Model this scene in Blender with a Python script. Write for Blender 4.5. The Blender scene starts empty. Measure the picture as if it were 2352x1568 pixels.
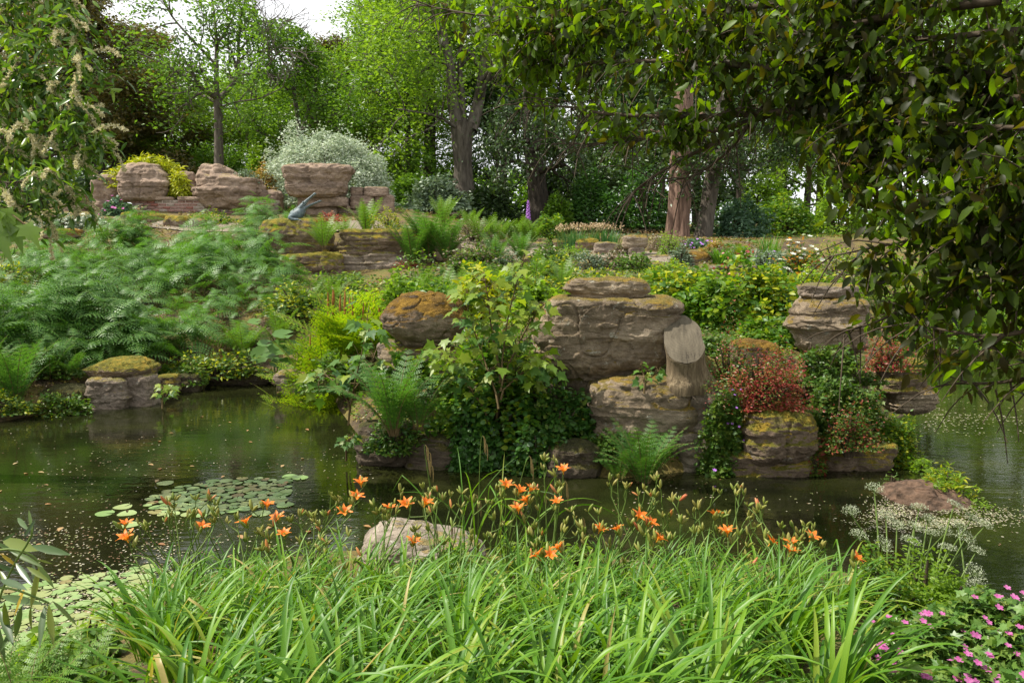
import bpy, math
import numpy as np
from mathutils import Matrix, Vector
SC = bpy.context.scene
C = SC.collection
PI = math.pi
# ------------------------------------------------------------------ camera
F, TH, H = 1829.0, math.atan(224 / 1829.0), 2.8
CT, ST = math.cos(TH), math.sin(TH)
cam = bpy.data.objects.new('camera', bpy.data.cameras.new('camera'))
C.objects.link(cam)
cam.data.sensor_width = 36
cam.data.lens = 36 * F / 2352
cam.data.clip_start, cam.data.clip_end = .05, 600
cam.location = (0, 0, H)
cam.rotation_euler = (PI / 2 - TH, 0, 0)
SC.camera = cam
# ------------------------------------------------------------------ light
SUN = np.array([-.52, .0, .85]); SUN /= np.linalg.norm(SUN)
w = bpy.data.worlds.new('World'); SC.world = w; w.use_nodes = True
nt = w.node_tree
bg = nt.nodes['Background']; bg.inputs[1].default_value = .1
sky = nt.nodes.new('ShaderNodeTexSky'); sky.sky_type = 'NISHITA'; sky.sun_disc = False
sky.sun_elevation = math.asin(SUN[2]); sky.sun_rotation = math.atan2(SUN[0], SUN[1])
tcn = nt.nodes.new('ShaderNodeTexCoord')
nz = nt.nodes.new('ShaderNodeTexNoise'); nz.inputs['Scale'].default_value = 2.2; nz.inputs['Detail'].default_value = 6
cr = nt.nodes.new('ShaderNodeValToRGB'); cr.color_ramp.elements[0].position = .25; cr.color_ramp.elements[1].position = .45
cr.color_ramp.elements[0].color = (.84, .84, .84, 1)
mx = nt.nodes.new('ShaderNodeMixRGB'); mx.inputs[2].default_value = (8.9, 9.05, 9.2, 1)
L = nt.links.new
L(tcn.outputs['Generated'], nz.inputs['Vector']); L(nz.outputs['Fac'], cr.inputs[0]); L(cr.outputs[0], mx.inputs[0])
L(sky.outputs[0], mx.inputs[1]); L(mx.outputs[0], bg.inputs[0])
sl = bpy.data.lights.new('sun', 'SUN'); sl.energy = 5.0; sl.angle = math.radians(.6); sl.color = (1, .94, .83)
so = bpy.data.objects.new('sun', sl); C.objects.link(so)
so.rotation_euler = Vector(SUN).to_track_quat('Z', 'Y').to_euler(); so.location = (-20, 30, 60)
SC.view_settings.view_transform = 'Standard'; SC.view_settings.look = 'None'
SC.view_settings.exposure = 0.55; SC.view_settings.gamma = 1; SC.view_settings.use_curve_mapping = False
cy = SC.cycles
cy.max_bounces = 7; cy.diffuse_bounces = 4; cy.glossy_bounces = 3; cy.transmission_bounces = 5
cy.use_denoising = True; cy.denoising_prefilter = 'NONE'; cy.caustics_reflective = False; cy.caustics_refractive = False
cy.sample_clamp_indirect = 6

# ------------------------------------------------------------------ helpers
RNG = np.random.default_rng(7)
def ray(px, py):
    xc = (px - 1176) / F; yc = (784 - py) / F
    return np.array([xc, CT + yc * ST, -ST + yc * CT])
def W(px, py, Y):                       # point of a pixel ray at distance Y
    d = ray(px, py); t = Y / d[1]
    return np.array([d[0] * t, Y, H + d[2] * t])
def G(px, py, z=0.):                    # where a pixel ray meets a level plane
    d = ray(px, py); t = (z - H) / d[2]
    return np.array([d[0] * t, d[1] * t, z])
def norm(v):
    v = np.asarray(v, float); return v / np.maximum(np.linalg.norm(v, axis=-1, keepdims=True), 1e-9)
def sstep(a, b, x):
    t = np.clip((x - a) / (b - a), 0, 1); return t * t * (3 - 2 * t)
def _hash(i, j, k, s):
    n = (i * 374761393 + j * 668265263 + k * 1274126177 + s * 974711) & 0xffffffff
    n = ((n ^ (n >> 13)) * 1103515245) & 0xffffffff
    n = ((n ^ (n >> 16)) * 2246822519) & 0xffffffff
    return (n & 0xffff) / 32767.5 - 1
def vnoise(P, s=0):
    P = np.asarray(P, float); I = np.floor(P).astype(np.int64); f = P - I; f = f * f * (3 - 2 * f)
    r = 0
    for a in (0, 1):
        for b in (0, 1):
            for c in (0, 1):
                wgt = (f[..., 0] if a else 1 - f[..., 0]) * (f[..., 1] if b else 1 - f[..., 1]) * (f[..., 2] if c else 1 - f[..., 2])
                r = r + wgt * _hash(I[..., 0] + a, I[..., 1] + b, I[..., 2] + c, s)
    return r
def fbm(P, s=0, o=4):
    r = 0; a = 1.
    for k in range(o):
        r = r + a * vnoise(P * 2.03 ** k + k * 7.3, s + k); a *= .5
    return r

class MB:                               # mesh builder
    def __init__(s): s.v = []; s.f = []; s.n = 0
    def add(s, V, Fc, mi=0):
        V = np.asarray(V, np.float32); Fc = np.asarray(Fc, np.int64)
        s.v.append(V); s.f.append((Fc + s.n, mi)); s.n += len(V)
    def mesh(s, name, mats, smooth=True):
        me = bpy.data.meshes.new(name)
        V = np.concatenate(s.v)
        me.vertices.add(len(V)); me.vertices.foreach_set('co', V.ravel())
        idx = np.concatenate([f.ravel() for f, _ in s.f]).astype(np.int32)
        cnt = np.concatenate([np.full(len(f), f.shape[1]) for f, _ in s.f])
        mi = np.concatenate([np.full(len(f), m) for f, m in s.f]).astype(np.int32)
        st = np.concatenate([[0], np.cumsum(cnt)[:-1]]).astype(np.int32)
        me.loops.add(len(idx)); me.loops.foreach_set('vertex_index', idx)
        me.polygons.add(len(cnt)); me.polygons.foreach_set('loop_start', st)
        for m in (mats if isinstance(mats, (list, tuple)) else [mats]): me.materials.append(m)
        me.polygons.foreach_set('material_index', mi)
        if smooth: me.polygons.foreach_set('use_smooth', np.ones(len(cnt), bool))
        me.update(calc_edges=True)
        return me
def tag(o, label=None, cat=None, group=None, kind=None):
    if label: o['label'] = label
    if cat: o['category'] = cat
    if group: o['group'] = group
    if kind: o['kind'] = kind
    return o
def link(name, me, parent=None, mat=None, loc=None):
    o = bpy.data.objects.new(name, me); C.objects.link(o)
    if parent is not None: o.parent = parent
    if mat is not None: o.matrix_basis = mat
    elif loc is not None: o.location = [float(q) for q in loc]
    return o
def thing(name, label, cat, loc=(0, 0, 0), group=None):
    return tag(link(name, None, loc=loc), label, cat, group)
def mat4(p, X, N, s=1.):                # matrix with x axis X, z axis near N
    X = norm(X); Y = norm(np.cross(N, X)); Z = np.cross(X, Y)
    s = np.broadcast_to(np.asarray(s, float), (3,))
    return Matrix(((X[0] * s[0], Y[0] * s[1], Z[0] * s[2], p[0]), (X[1] * s[0], Y[1] * s[1], Z[1] * s[2], p[1]),
                   (X[2] * s[0], Y[2] * s[1], Z[2] * s[2], p[2]), (0, 0, 0, 1)))
def rotz(a, s=1., p=(0, 0, 0)):
    return mat4(p, (math.cos(a), math.sin(a), 0), (0, 0, 1), s)
def scatter(T, pos, X, N, s):           # many copies of a small template (V, F)
    V, Fc = T
    X = norm(X); Y = norm(np.cross(N, X)); Z = np.cross(X, Y)
    s = np.asarray(s, float)
    if s.ndim < 2: s = np.repeat(np.broadcast_to(s, (len(pos),))[:, None], 3, 1)
    out = pos[:, None, :] + (s[:, None, 0:1] * V[None, :, 0:1] * X[:, None] + s[:, None, 1:2] * V[None, :, 1:2] * Y[:, None] + s[:, None, 2:3] * V[None, :, 2:3] * Z[:, None])
    n, m = len(pos), len(V)
    FF = (Fc[None] + (np.arange(n) * m)[:, None, None]).reshape(-1, Fc.shape[1])
    return out.reshape(-1, 3), FF
def tube(pts, rad, k=6, cap=False, flute=0, seed=0):
    pts = np.asarray(pts, float); rad = np.broadcast_to(np.asarray(rad, float), (len(pts),))
    T = norm(np.gradient(pts, axis=0)); ref = np.array([.13, .99, .05]) if abs(T[:, 1]).mean() < .8 else np.array([1., .1, .1])
    A = norm(np.cross(T, ref)); B = np.cross(T, A)
    a = np.linspace(0, 2 * PI, k, endpoint=False)
    rr = np.repeat(rad[:, None], k, 1)
    if flute:
        hgt = np.cumsum(np.r_[0, np.linalg.norm(np.diff(pts, axis=0), axis=1)])
        P = np.stack([np.cos(a)[None] * 2.2 + 0 * hgt[:, None], np.sin(a)[None] * 2.2 + 0 * hgt[:, None], hgt[:, None] * .45 + 0 * a[None]], -1)
        rr = rr * (1 + flute * fbm(P, seed, 3))
    V = pts[:, None] + rr[..., None] * (np.cos(a)[None, :, None] * A[:, None] + np.sin(a)[None, :, None] * B[:, None])
    n = len(pts); i = np.arange(n - 1)[:, None] * k; j = np.arange(k)[None]; j2 = (j + 1) % k
    Q = np.stack([i + j, i + j2, i + k + j2, i + k + j], -1).reshape(-1, 4)
    return V.reshape(-1, 3), Q
def curve(P, n):                        # smooth polyline through points
    P = np.asarray(P, float); t = np.linspace(0, len(P) - 1, n); i = np.clip(t.astype(int), 0, len(P) - 2); f = (t - i)[:, None]
    g = lambda k: P[np.clip(k, 0, len(P) - 1)]
    a, b, c, d = g(i - 1), g(i), g(i + 1), g(i + 2)
    return .5 * (2 * b + (c - a) * f + (2 * a - 5 * b + 4 * c - d) * f ** 2 + (3 * b - a - 3 * c + d) * f ** 3)
def ball(n=2):                          # low icosphere-like point set with faces
    import bmesh
    bm = bmesh.new(); bmesh.ops.create_icosphere(bm, subdivisions=n, radius=1)
    bm.verts.ensure_lookup_table()
    V = np.array([v.co[:] for v in bm.verts]); Fc = np.array([[v.index for v in f.verts] for f in bm.faces]); bm.free()
    return V, Fc
BALL1, BALL2, BALL3 = ball(1), ball(2), ball(3)
UP = np.array([0, 0, 1.])
def rdir(n, rng, up=0., flat=1.):
    v = rng.normal(0, 1, (n, 3)); v[:, 2] = v[:, 2] * flat + up; return norm(v)

# ------------------------------------------------------------------ materials
MATS = {}
def nodes(name):
    m = bpy.data.materials.new(name); m.use_nodes = True; n = m.node_tree
    return m, n, n.nodes['Principled BSDF'], n.links.new
def ramp(n, stops):
    r = n.nodes.new('ShaderNodeValToRGB'); e = r.color_ramp.elements
    e[0].position, e[0].color = stops[0][0], (*stops[0][1], 1); e[1].position, e[1].color = stops[-1][0], (*stops[-1][1], 1)
    for p, c in stops[1:-1]:
        q = e.new(p); q.color = (*c, 1)
    return r
def mixc(n, l, fac, a, b, mode='MIX'):
    m = n.nodes.new('ShaderNodeMixRGB'); m.blend_type = mode
    for i, v in ((0, fac), (1, a), (2, b)):
        if hasattr(v, 'links') or hasattr(v, 'is_linked'): l(v, m.inputs[i])
        elif i == 0: m.inputs[0].default_value = v
        else: m.inputs[i].default_value = (*v, 1)
    return m.outputs[0]
def math_(n, l, op, a, b=0., c=None):
    m = n.nodes.new('ShaderNodeMath'); m.operation = op
    for i, v in enumerate((a, b) if c is None else (a, b, c)):
        if hasattr(v, 'is_linked'): l(v, m.inputs[i])
        else: m.inputs[i].default_value = v
    return m.outputs[0]
def noise(n, l, scale, detail=4, rough=.55, vec=None, coord='Object', sc=None):
    t = n.nodes.new('ShaderNodeTexCoord'); q = n.nodes.new('ShaderNodeTexNoise')
    q.inputs['Scale'].default_value = scale; q.inputs['Detail'].default_value = detail; q.inputs['Roughness'].default_value = rough
    v = t.outputs[coord]
    if sc:
        mp = n.nodes.new('ShaderNodeMapping'); mp.inputs['Scale'].default_value = sc; l(v, mp.inputs[0]); v = mp.outputs[0]
    l(v, q.inputs['Vector']); return q.outputs['Fac']
def bump(n, l, h, strength, dist, bsdf):
    b = n.nodes.new('ShaderNodeBump'); b.inputs['Strength'].default_value = strength; b.inputs['Distance'].default_value = dist
    l(h, b.inputs['Height'])
    l(b.outputs[0], bsdf.inputs['Normal']); return b.outputs[0]
def leafmat(name, cols, trans=.4, tint=(1.25, 1.25, .55), rough=.42, spec=.45, pos=0.):
    """leaf: colour varies from leaf to leaf; diffuse + gloss on top, light passing through"""
    m, n, b, l = nodes(name)
    oi = n.nodes.new('ShaderNodeObjectInfo'); g = n.nodes.new('ShaderNodeNewGeometry')
    r = math_(n, l, 'FRACT', math_(n, l, 'ADD', oi.outputs['Random'], g.outputs['Random Per Island']))
    k = len(cols); rp = ramp(n, [(i / (k - 1), c) for i, c in enumerate(cols)]); l(r, rp.inputs[0])
    col = rp.outputs[0]
    l(col, b.inputs['Base Color']); b.inputs['Roughness'].default_value = rough; b.inputs['Specular IOR Level'].default_value = spec
    t = n.nodes.new('ShaderNodeBsdfTranslucent'); l(mixc(n, l, 1., col, tint, 'MULTIPLY'), t.inputs[0])
    mxs = n.nodes.new('ShaderNodeMixShader'); mxs.inputs[0].default_value = trans
    l(b.outputs[0], mxs.inputs[1]); l(t.outputs[0], mxs.inputs[2]); l(mxs.outputs[0], n.nodes['Material Output'].inputs[0])
    return m
def plainmat(name, c1, c2, scale=8, rough=.8, bmp=.3, dist=.02, sc=None, spec=.3):
    m, n, b, l = nodes(name)
    f = noise(n, l, scale, 6, .6, sc=sc); rp = ramp(n, [(.3, c1), (.7, c2)]); l(f, rp.inputs[0]); l(rp.outputs[0], b.inputs['Base Color'])
    b.inputs['Roughness'].default_value = rough; b.inputs['Specular IOR Level'].default_value = spec
    if bmp: bump(n, l, f, bmp, dist, b)
    return m
def rockmat(name, base, dark, light, moss=.5, mc=((.42, .28, .03), (.21, .20, .025)), lich=.5, mlo=.35, mhi=.7):
    m, n, b, l = nodes(name)
    f1 = noise(n, l, 1.3, 8, .62, sc=(1, 1, 2.2)); f2 = noise(n, l, 9, 8, .7); f3 = noise(n, l, 3.1, 5, .6, sc=(.6, .6, 3.2)); f4 = noise(n, l, 38, 4, .7)
    rp = ramp(n, [(.28, dark), (.5, base), (.74, light)]); l(f1, rp.inputs[0])
    rs = ramp(n, [(.3, (.55, .52, .5)), (.7, (1.35, 1.3, 1.25))]); l(f3, rs.inputs[0])
    c = mixc(n, l, .5, rp.outputs[0], rs.outputs[0], 'MULTIPLY')
    rg = ramp(n, [(.3, (.6, .6, .6)), (.72, (1.4, 1.4, 1.4))]); l(f2, rg.inputs[0])
    c = mixc(n, l, .7, c, rg.outputs[0], 'MULTIPLY')
    vo = n.nodes.new('ShaderNodeTexNoise'); vo.inputs['Scale'].default_value = 6.5; vo.inputs['Detail'].default_value = 5; vo.inputs['Roughness'].default_value = .75
    tc = n.nodes.new('ShaderNodeTexCoord'); l(tc.outputs['Object'], vo.inputs['Vector'])
    rl = ramp(n, [(.6, (0, 0, 0)), (.67, (1, 1, 1))]); l(vo.outputs['Fac'], rl.inputs[0])
    c = mixc(n, l, math_(n, l, 'MULTIPLY', rl.outputs[0], lich), c, (.43, .42, .35))
    g = n.nodes.new('ShaderNodeNewGeometry'); sx = n.nodes.new('ShaderNodeSeparateXYZ'); l(g.outputs['Normal'], sx.inputs[0])
    up = math_(n, l, 'ADD', sx.outputs[2], math_(n, l, 'MULTIPLY', math_(n, l, 'SUBTRACT', noise(n, l, 2.6, 7, .68), .5), 2.2))
    rm = ramp(n, [(mlo, (0, 0, 0)), (mhi, (1, 1, 1))]); l(up, rm.inputs[0])
    mk = math_(n, l, 'MULTIPLY', rm.outputs[0], moss)
    rmc = ramp(n, [(.32, tuple(q * .45 for q in mc[1])), (.5, mc[1]), (.62, mc[0])]); l(noise(n, l, 5, 8, .75), rmc.inputs[0])
    c = mixc(n, l, mk, c, rmc.outputs[0])
    l(c, b.inputs['Base Color']); b.inputs['Roughness'].default_value = .9; b.inputs['Specular IOR Level'].default_value = .25
    h = math_(n, l, 'ADD', math_(n, l, 'MULTIPLY', f2, .8), math_(n, l, 'MULTIPLY', f4, .35))
    h = math_(n, l, 'ADD', h, math_(n, l, 'MULTIPLY', f3, .9))
    h = math_(n, l, 'ADD', h, math_(n, l, 'MULTIPLY', math_(n, l, 'MULTIPLY', mk, noise(n, l, 45, 3, .8)), 1.6))
    bump(n, l, h, 1., .05, b)
    return m
SAND = rockmat('sandstone', (.25, .197, .138), (.095, .072, .05), (.43, .355, .265), .85, mc=((.40, .25, .03), (.22, .17, .025)), mlo=.55, mhi=.9, lich=.8)
SANDBACK = rockmat('pink_sandstone', (.27, .20, .15), (.12, .088, .066), (.43, .33, .255), .3, mlo=.9, mhi=1.3, lich=.35)
MOSSY = rockmat('mossy_stone', (.19, .14, .10), (.09, .065, .045), (.30, .23, .17), .95, mlo=.05, mhi=.5)
MOSSB = rockmat('golden_moss_stone', (.22, .165, .12), (.11, .08, .055), (.34, .27, .2), .97, mc=((.40, .23, .03), (.22, .125, .02)), mlo=.05, mhi=.45)
PALE = rockmat('pale_stone', (.32, .275, .22), (.17, .14, .11), (.45, .4, .34), .5, mlo=.95, mhi=1.2, lich=.8)
GREY = rockmat('grey_lilac_stone', (.23, .185, .145), (.10, .08, .06), (.38, .32, .27), .7, mlo=.6, mhi=.9)
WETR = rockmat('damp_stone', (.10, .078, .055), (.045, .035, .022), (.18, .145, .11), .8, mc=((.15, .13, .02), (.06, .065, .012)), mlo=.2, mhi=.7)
BARK = plainmat('grey_bark', (.045, .036, .027), (.17, .145, .115), 5, .9, .9, .05, (1.5, 1.5, .35))
BARKD = plainmat('dark_bark', (.022, .018, .013), (.075, .06, .045), 6, .9, .9, .05, (1.5, 1.5, .35))
BARKR = plainmat('red_brown_bark', (.07, .04, .028), (.26, .165, .12), 6, .85, 1., .06, (2.5, 2.5, .22))
TWIG = plainmat('twig_bark', (.035, .025, .015), (.09, .065, .04), 20, .8, .3, .005)
STEM = plainmat('green_stem', (.07, .12, .02), (.12, .18, .03), 10, .55, 0)
STEMR = plainmat('brown_stem', (.09, .06, .025), (.17, .12, .05), 10, .7, 0)

# ------------------------------------------------------------------ ground
SHORE = [(-700, 1035), (0, 987), (100, 966), (200, 957), (330, 937), (400, 907), (460, 884), (560, 869), (640, 882), (735, 905), (775, 955), (815, 1030), (900, 1064),
         (1050, 1082), (1200, 1088), (1290, 1110), (1420, 1128), (1560, 1115), (1650, 1106), (1900, 1100), (2060, 1058), (2105, 1005), (2118, 955), (2085, 870),
         (2100, 814), (2352, 806), (2900, 812)]
SH = np.array([G(*p)[:2] for p in SHORE])
FARP = np.vstack([[-90, SH[0, 1] + 1], SH, [120, SH[-1, 1]], [120, 140], [-90, 140]])
NEAR = np.array([[-30, -6], [-30, 3.1]] + [list(G(*p)[:2]) for p in ((-500, 1720), (40, 1600), (190, 1490), (300, 1425), (480, 1345), (800, 1290), (1100, 1296), (1500, 1325), (1900, 1345), (2150, 1400), (2352, 1455), (2700, 1500))] + [[30, 4.0], [30, -6]])
def inside(P, poly):
    x, y = P[:, 0], P[:, 1]; r = np.zeros(len(P), bool); j = len(poly) - 1
    for i in range(len(poly)):
        a, b = poly[i], poly[j]
        c = (a[1] > y) != (b[1] > y)
        r ^= c & (x < (b[0] - a[0]) * (y - a[1]) / (b[1] - a[1] + 1e-12) + a[0]); j = i
    return r
def dist(P, line):
    d = np.full(len(P), 1e9)
    for a, b in zip(line[:-1], line[1:]):
        ab = b - a; t = np.clip(((P - a) @ ab) / (ab @ ab), 0, 1); d = np.minimum(d, np.linalg.norm(P - a - t[:, None] * ab, axis=1))
    return d
def terr(x, y):
    x = np.atleast_1d(np.asarray(x, float)); y = np.atleast_1d(np.asarray(y, float)); P = np.stack([x, y], 1)
    sf = np.where(inside(P, FARP), 1, -1) * dist(P, SH)
    sn = np.where(inside(P, NEAR), 1, -1) * dist(P, NEAR)
    lft = np.interp(y, [0, 12, 16, 20, 23.2, 25.5, 27.5, 30, 36, 45, 140], [.2, .3, .45, 1.15, 1.75, 2.75, 3.3, 3.8, 4.1, 4.5, 6])
    rgt = np.interp(y, [0, 9, 9.7, 10.3, 10.9, 12, 16, 20, 22, 24.5, 28, 35, 45, 140], [.1, .2, .35, .62, 1.0, 1.15, 1.35, 1.9, 2.25, 2.5, 2.75, 3.0, 3.4, 6])
    m = sstep(-5, 2.5, x); ramp_ = lft * (1 - m) + rgt * m
    nse = fbm(np.stack([x * .35, y * .35, 0 * x], 1), 3, 3)
    pen = m * sstep(7.5, 5.5, x); rt = sstep(6, 8, x) * m
    sg = sf - .5 * pen - .55 * sstep(-2.8, -4.2, x) * sstep(17.5, 15.5, y)
    zf = np.clip(sg * 1.2, -.8, .22) + ramp_ * sstep(0, 2.2 - 1.2 * pen + 5 * rt, sg) + .10 * nse * sstep(0, 2, sf)
    zn = np.clip(sn * .9, -.8, .25) + np.interp(y, [-6, 0, 3, 5.5, 7], [1.1, .95, .45, .12, 0]) * sstep(0, 1.5, sn) + .03 * nse
    return np.maximum(zf, zn)
def T1(x, y): return float(terr(x, y)[0])
def at(px, Y, py=700):                  # ground point on a pixel column at distance Y
    x = W(px, py, Y)[0]; z = T1(x, Y)
    yy = 560 - (z - H) / Y * F          # refine the column for the real height
    x = W(px, yy, Y)[0]; return np.array([x, Y, T1(x, Y)])
def build_ground():
    m, n, b, l = nodes('leafy_soil')
    f = noise(n, l, 1.2, 8, .65); rp = ramp(n, [(.30, (.04, .028, .015)), (.43, (.085, .06, .03)), (.52, (.15, .115, .03)), (.6, (.10, .11, .022)), (.74, (.07, .10, .02))]); l(f, rp.inputs[0])
    f2 = noise(n, l, 14, 6, .7); rg = ramp(n, [(.3, (.5, .5, .5)), (.72, (1.6, 1.5, 1.3))]); l(f2, rg.inputs[0])
    l(mixc(n, l, .8, rp.outputs[0], rg.outputs[0], 'MULTIPLY'), b.inputs['Base Color']); b.inputs['Roughness'].default_value = .95
    bump(n, l, f2, 1., .06, b)
    xs = np.concatenate([np.linspace(-70, -16, 50, endpoint=False), np.linspace(-16, 16, 190, endpoint=False), np.linspace(16, 70, 50)])
    ys = np.concatenate([np.linspace(-4, 28, 200, endpoint=False), np.linspace(28, 50, 50, endpoint=False), np.linspace(50, 135, 35)])
    X, Y = np.meshgrid(xs, ys); Z = terr(X.ravel(), Y.ravel())
    nx, ny = len(xs), len(ys); i = np.arange(ny - 1)[:, None] * nx; j = np.arange(nx - 1)[None]
    Q = np.stack([i + j, i + j + 1, i + nx + j + 1, i + nx + j], -1).reshape(-1, 4)
    mb = MB(); mb.add(np.stack([X.ravel(), Y.ravel(), Z], 1), Q)
    tag(link('ground', mb.mesh('ground', m)), kind='structure')
    # water
    m, n, b, l = nodes('pond_water')
    f = noise(n, l, .45, 6, .6, sc=(1, 1.6, 1)); rp = ramp(n, [(.35, (.006, .007, .003)), (.6, (.016, .019, .005)), (.75, (.034, .036, .008))]); l(f, rp.inputs[0])
    l(rp.outputs[0], b.inputs['Base Color']); b.inputs['Roughness'].default_value = .03; b.inputs['IOR'].default_value = 1.42
    b.inputs['Specular IOR Level'].default_value = .5
    h = math_(n, l, 'ADD', noise(n, l, 3.2, 3, .5, sc=(1, 2.2, 1)), math_(n, l, 'MULTIPLY', noise(n, l, 16, 2, .5, sc=(1, 1.8, 1)), .22))
    bump(n, l, h, .075, .04, b)
    mb = MB(); mb.add([[-60, -2, 0], [60, -2, 0], [60, 34, 0], [-60, 34, 0]], [[0, 1, 2, 3]])
    tag(link('water', mb.mesh('water', m)), kind='structure')
    # gravel path over the bank
    m, n, b, l = nodes('gravel')
    v = n.nodes.new('ShaderNodeTexVoronoi'); v.inputs['Scale'].default_value = 42; tc = n.nodes.new('ShaderNodeTexCoord'); l(tc.outputs['Object'], v.inputs['Vector'])
    rp = ramp(n, [(0, (.09, .07, .05)), (.5, (.19, .155, .11)), (1, (.31, .26, .19))]); sp = n.nodes.new('ShaderNodeSeparateXYZ'); l(v.outputs['Color'], sp.inputs[0]); l(sp.outputs[0], rp.inputs[0])
    l(rp.outputs[0], b.inputs['Base Color']); b.inputs['Roughness'].default_value = .95; bump(n, l, v.outputs['Distance'], .8, .02, b)
    cl = curve([at(360, 27.5), at(640, 26.5), at(900, 26.8), at(1080, 25.6), at(1190, 24.2), at(1330, 23.0), at(1480, 22.2), at(1620, 21.6), at(1800, 22.2)], 60)
    tn = norm(np.gradient(cl[:, :2], axis=0)); sd = np.stack([-tn[:, 1], tn[:, 0]], 1)
    ws = np.linspace(-.75, .75, 7); P = cl[:, None, :2] + sd[:, None] * ws[None, :, None]; P = P.reshape(-1, 2)
    z = terr(P[:, 0], P[:, 1]) + .03 + .03 * fbm(np.c_[P * 1.7, 0 * P[:, :1]], 4, 3)
    k = 7; i = np.arange(59)[:, None] * k; j = np.arange(k - 1)[None]; Q = np.stack([i + j, i + j + 1, i + k + j + 1, i + k + j], -1).reshape(-1, 4)
    mb = MB(); mb.add(np.c_[P, z], Q)
    tag(link('gravel_path', mb.mesh('gravel_path', m)), kind='structure')
build_ground()
# ------------------------------------------------------------------ rocks
def cubesphere(n):
    g = np.linspace(-1, 1, n + 1); u, v = np.meshgrid(g, g); u, v = u.ravel(), v.ravel(); o = np.ones_like(u)
    i = np.arange(n)[:, None] * (n + 1); j = np.arange(n)[None]
    Q = np.stack([i + j, i + j + 1, i + n + 2 + j, i + n + 1 + j], -1).reshape(-1, 4)
    Vs, Fs = [], []
    for k, (a, b, c) in enumerate(((u, v, o), (v, u, -o), (o, u, v), (-o, v, u), (v, o, u), (u, -o, v))):
        Vs.append(np.stack([a, b, c], 1)); Fs.append(Q + k * (n + 1) ** 2)
    V = np.vstack(Vs); Fc = np.vstack(Fs)
    key = np.round(V * 1e4).astype(np.int64); _, first, inv = np.unique(key, axis=0, return_index=True, return_inverse=True)
    return V[first], inv.ravel()[Fc]
_cs = {}
def rock_mesh(name, a, b, c, seed, mat, n=26, e=3., kz=4., prof=None, joints=(), vj=(), amp=.1, strat=.05, sfreq=3.5, tilt=0.):
    if n not in _cs: _cs[n] = cubesphere(n)
    V, Q = _cs[n]; V = np.tan(V * .72) / math.tan(.72)
    r = ((np.abs(V[:, 0]) ** e + np.abs(V[:, 1]) ** e) ** (kz / e) + np.abs(V[:, 2]) ** kz) ** (1 / kz)
    P = V / r[:, None]; t = (P[:, 2] + 1) / 2
    sc = np.ones(len(P)); off = np.zeros(len(P))
    if prof:
        pt, pl, pr = zip(*prof); lo = np.interp(t, pt, pl); hi = np.interp(t, pt, pr); sc = hi - lo; off = lo + hi - 1
    hd = P * [1, 1, 0]; hd = hd / np.maximum(np.linalg.norm(hd, axis=1, keepdims=True), .25)
    sz = (a * c) ** .5
    Wp = np.stack([(P[:, 0] * sc + off) * a, P[:, 1] * (.35 + .65 * sc) * b, P[:, 2] * c], 1)
    q = Wp + seed * 3.7
    big = fbm(q * (1.1 / sz), seed, 4); dn = norm(P * [1, 1, .7])
    Wp = Wp + dn * (big * amp * sz)[:, None]
    zz = Wp[:, 2] + .10 * sz * vnoise(q * (.8 / sz), seed + 5) + tilt * Wp[:, 0]
    lay = vnoise(np.stack([q[:, 0] * .35 / sz, q[:, 1] * .35 / sz, zz * sfreq / sz], 1), seed + 9)
    lay2 = vnoise(np.stack([q[:, 0] * .5 / sz, q[:, 1] * .5 / sz, zz * sfreq * 2.7 / sz], 1), seed + 11)
    side = np.clip(1.25 - np.abs(dn[:, 2]), 0, 1)
    d = (np.sign(lay) * np.abs(lay) ** .3 + .5 * np.sign(lay2) * np.abs(lay2) ** .5) * strat * .72 * sz * side
    tt = (zz / c + 1) / 2
    for tj, wd, dp in joints: d -= .8 * dp * sz * np.exp(-((tt - tj) / (wd * .75)) ** 2) * side * (.55 + .6 * vnoise(q * (.9 / sz), seed + 31))
    for xj, t0, t1, dp in vj:
        xx = Wp[:, 0] / a + .08 * vnoise(q * (2. / sz), seed + 3)
        d -= dp * sz * np.exp(-((xx - xj) / .035) ** 2) * (tt > t0) * (tt < t1)
    Wp = Wp + hd * d[:, None] + dn * (.03 * sz * fbm(q * (5.5 / sz), seed + 20, 5) - .042 * sz * np.exp(-(vnoise(q * (1.5 / sz) * [1, 1, 1.6], seed + 41) / .04) ** 2) - .018 * sz * np.exp(-(vnoise(q * (3.4 / sz) * [1, 1, 1.8], seed + 43) / .06) ** 2) + .045 * sz * np.floor(1.6 * vnoise(q * (1.25 / sz) * [1, 1, 2.], seed + 47)))[:, None]
    mb = MB(); mb.add(Wp, Q); return mb.mesh(name, mat)
def rock(label, box, Y, mat, seed, dr=.8, name='boulder', cat='rock', group=None, sink=0., parent=None, rz=0., **kw):
    x0, y0, x1, y1 = box; y1 += sink
    p = W((x0 + x1) / 2, (y0 + y1) / 2, Y); s = Y / F
    a, c = (x1 - x0) / 2 * s, (y1 - y0) / 2 * s
    me = rock_mesh(name, a, a * dr, c, seed, mat, **kw)
    if parent is not None:
        return link(name, me, parent, mat=Matrix.Translation([p[i] - parent.location[i] for i in range(3)]) @ Matrix.Rotation(rz, 4, 'Z'))
    o = link(name, me, mat=Matrix.Translation(p) @ Matrix.Rotation(rz, 4, 'Z')); return tag(o, label, cat, group)
g = 'weathered rocks along the back of the bank'
rock('small domed rock alone at the far left end of the back rocks', (150, 436, 203, 492), 31, SANDBACK, 1, joints=((.55, .05, .05),), n=22, group=g, amp=.06, sink=12, kz=6)
rock('bulging pink rock left of the rock topped by the yellow shrub', (215, 402, 284, 488), 30.7, SANDBACK, 2, joints=((.35, .04, .07), (.68, .04, .06)), n=26, group=g, amp=.07, kz=6)
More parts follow.
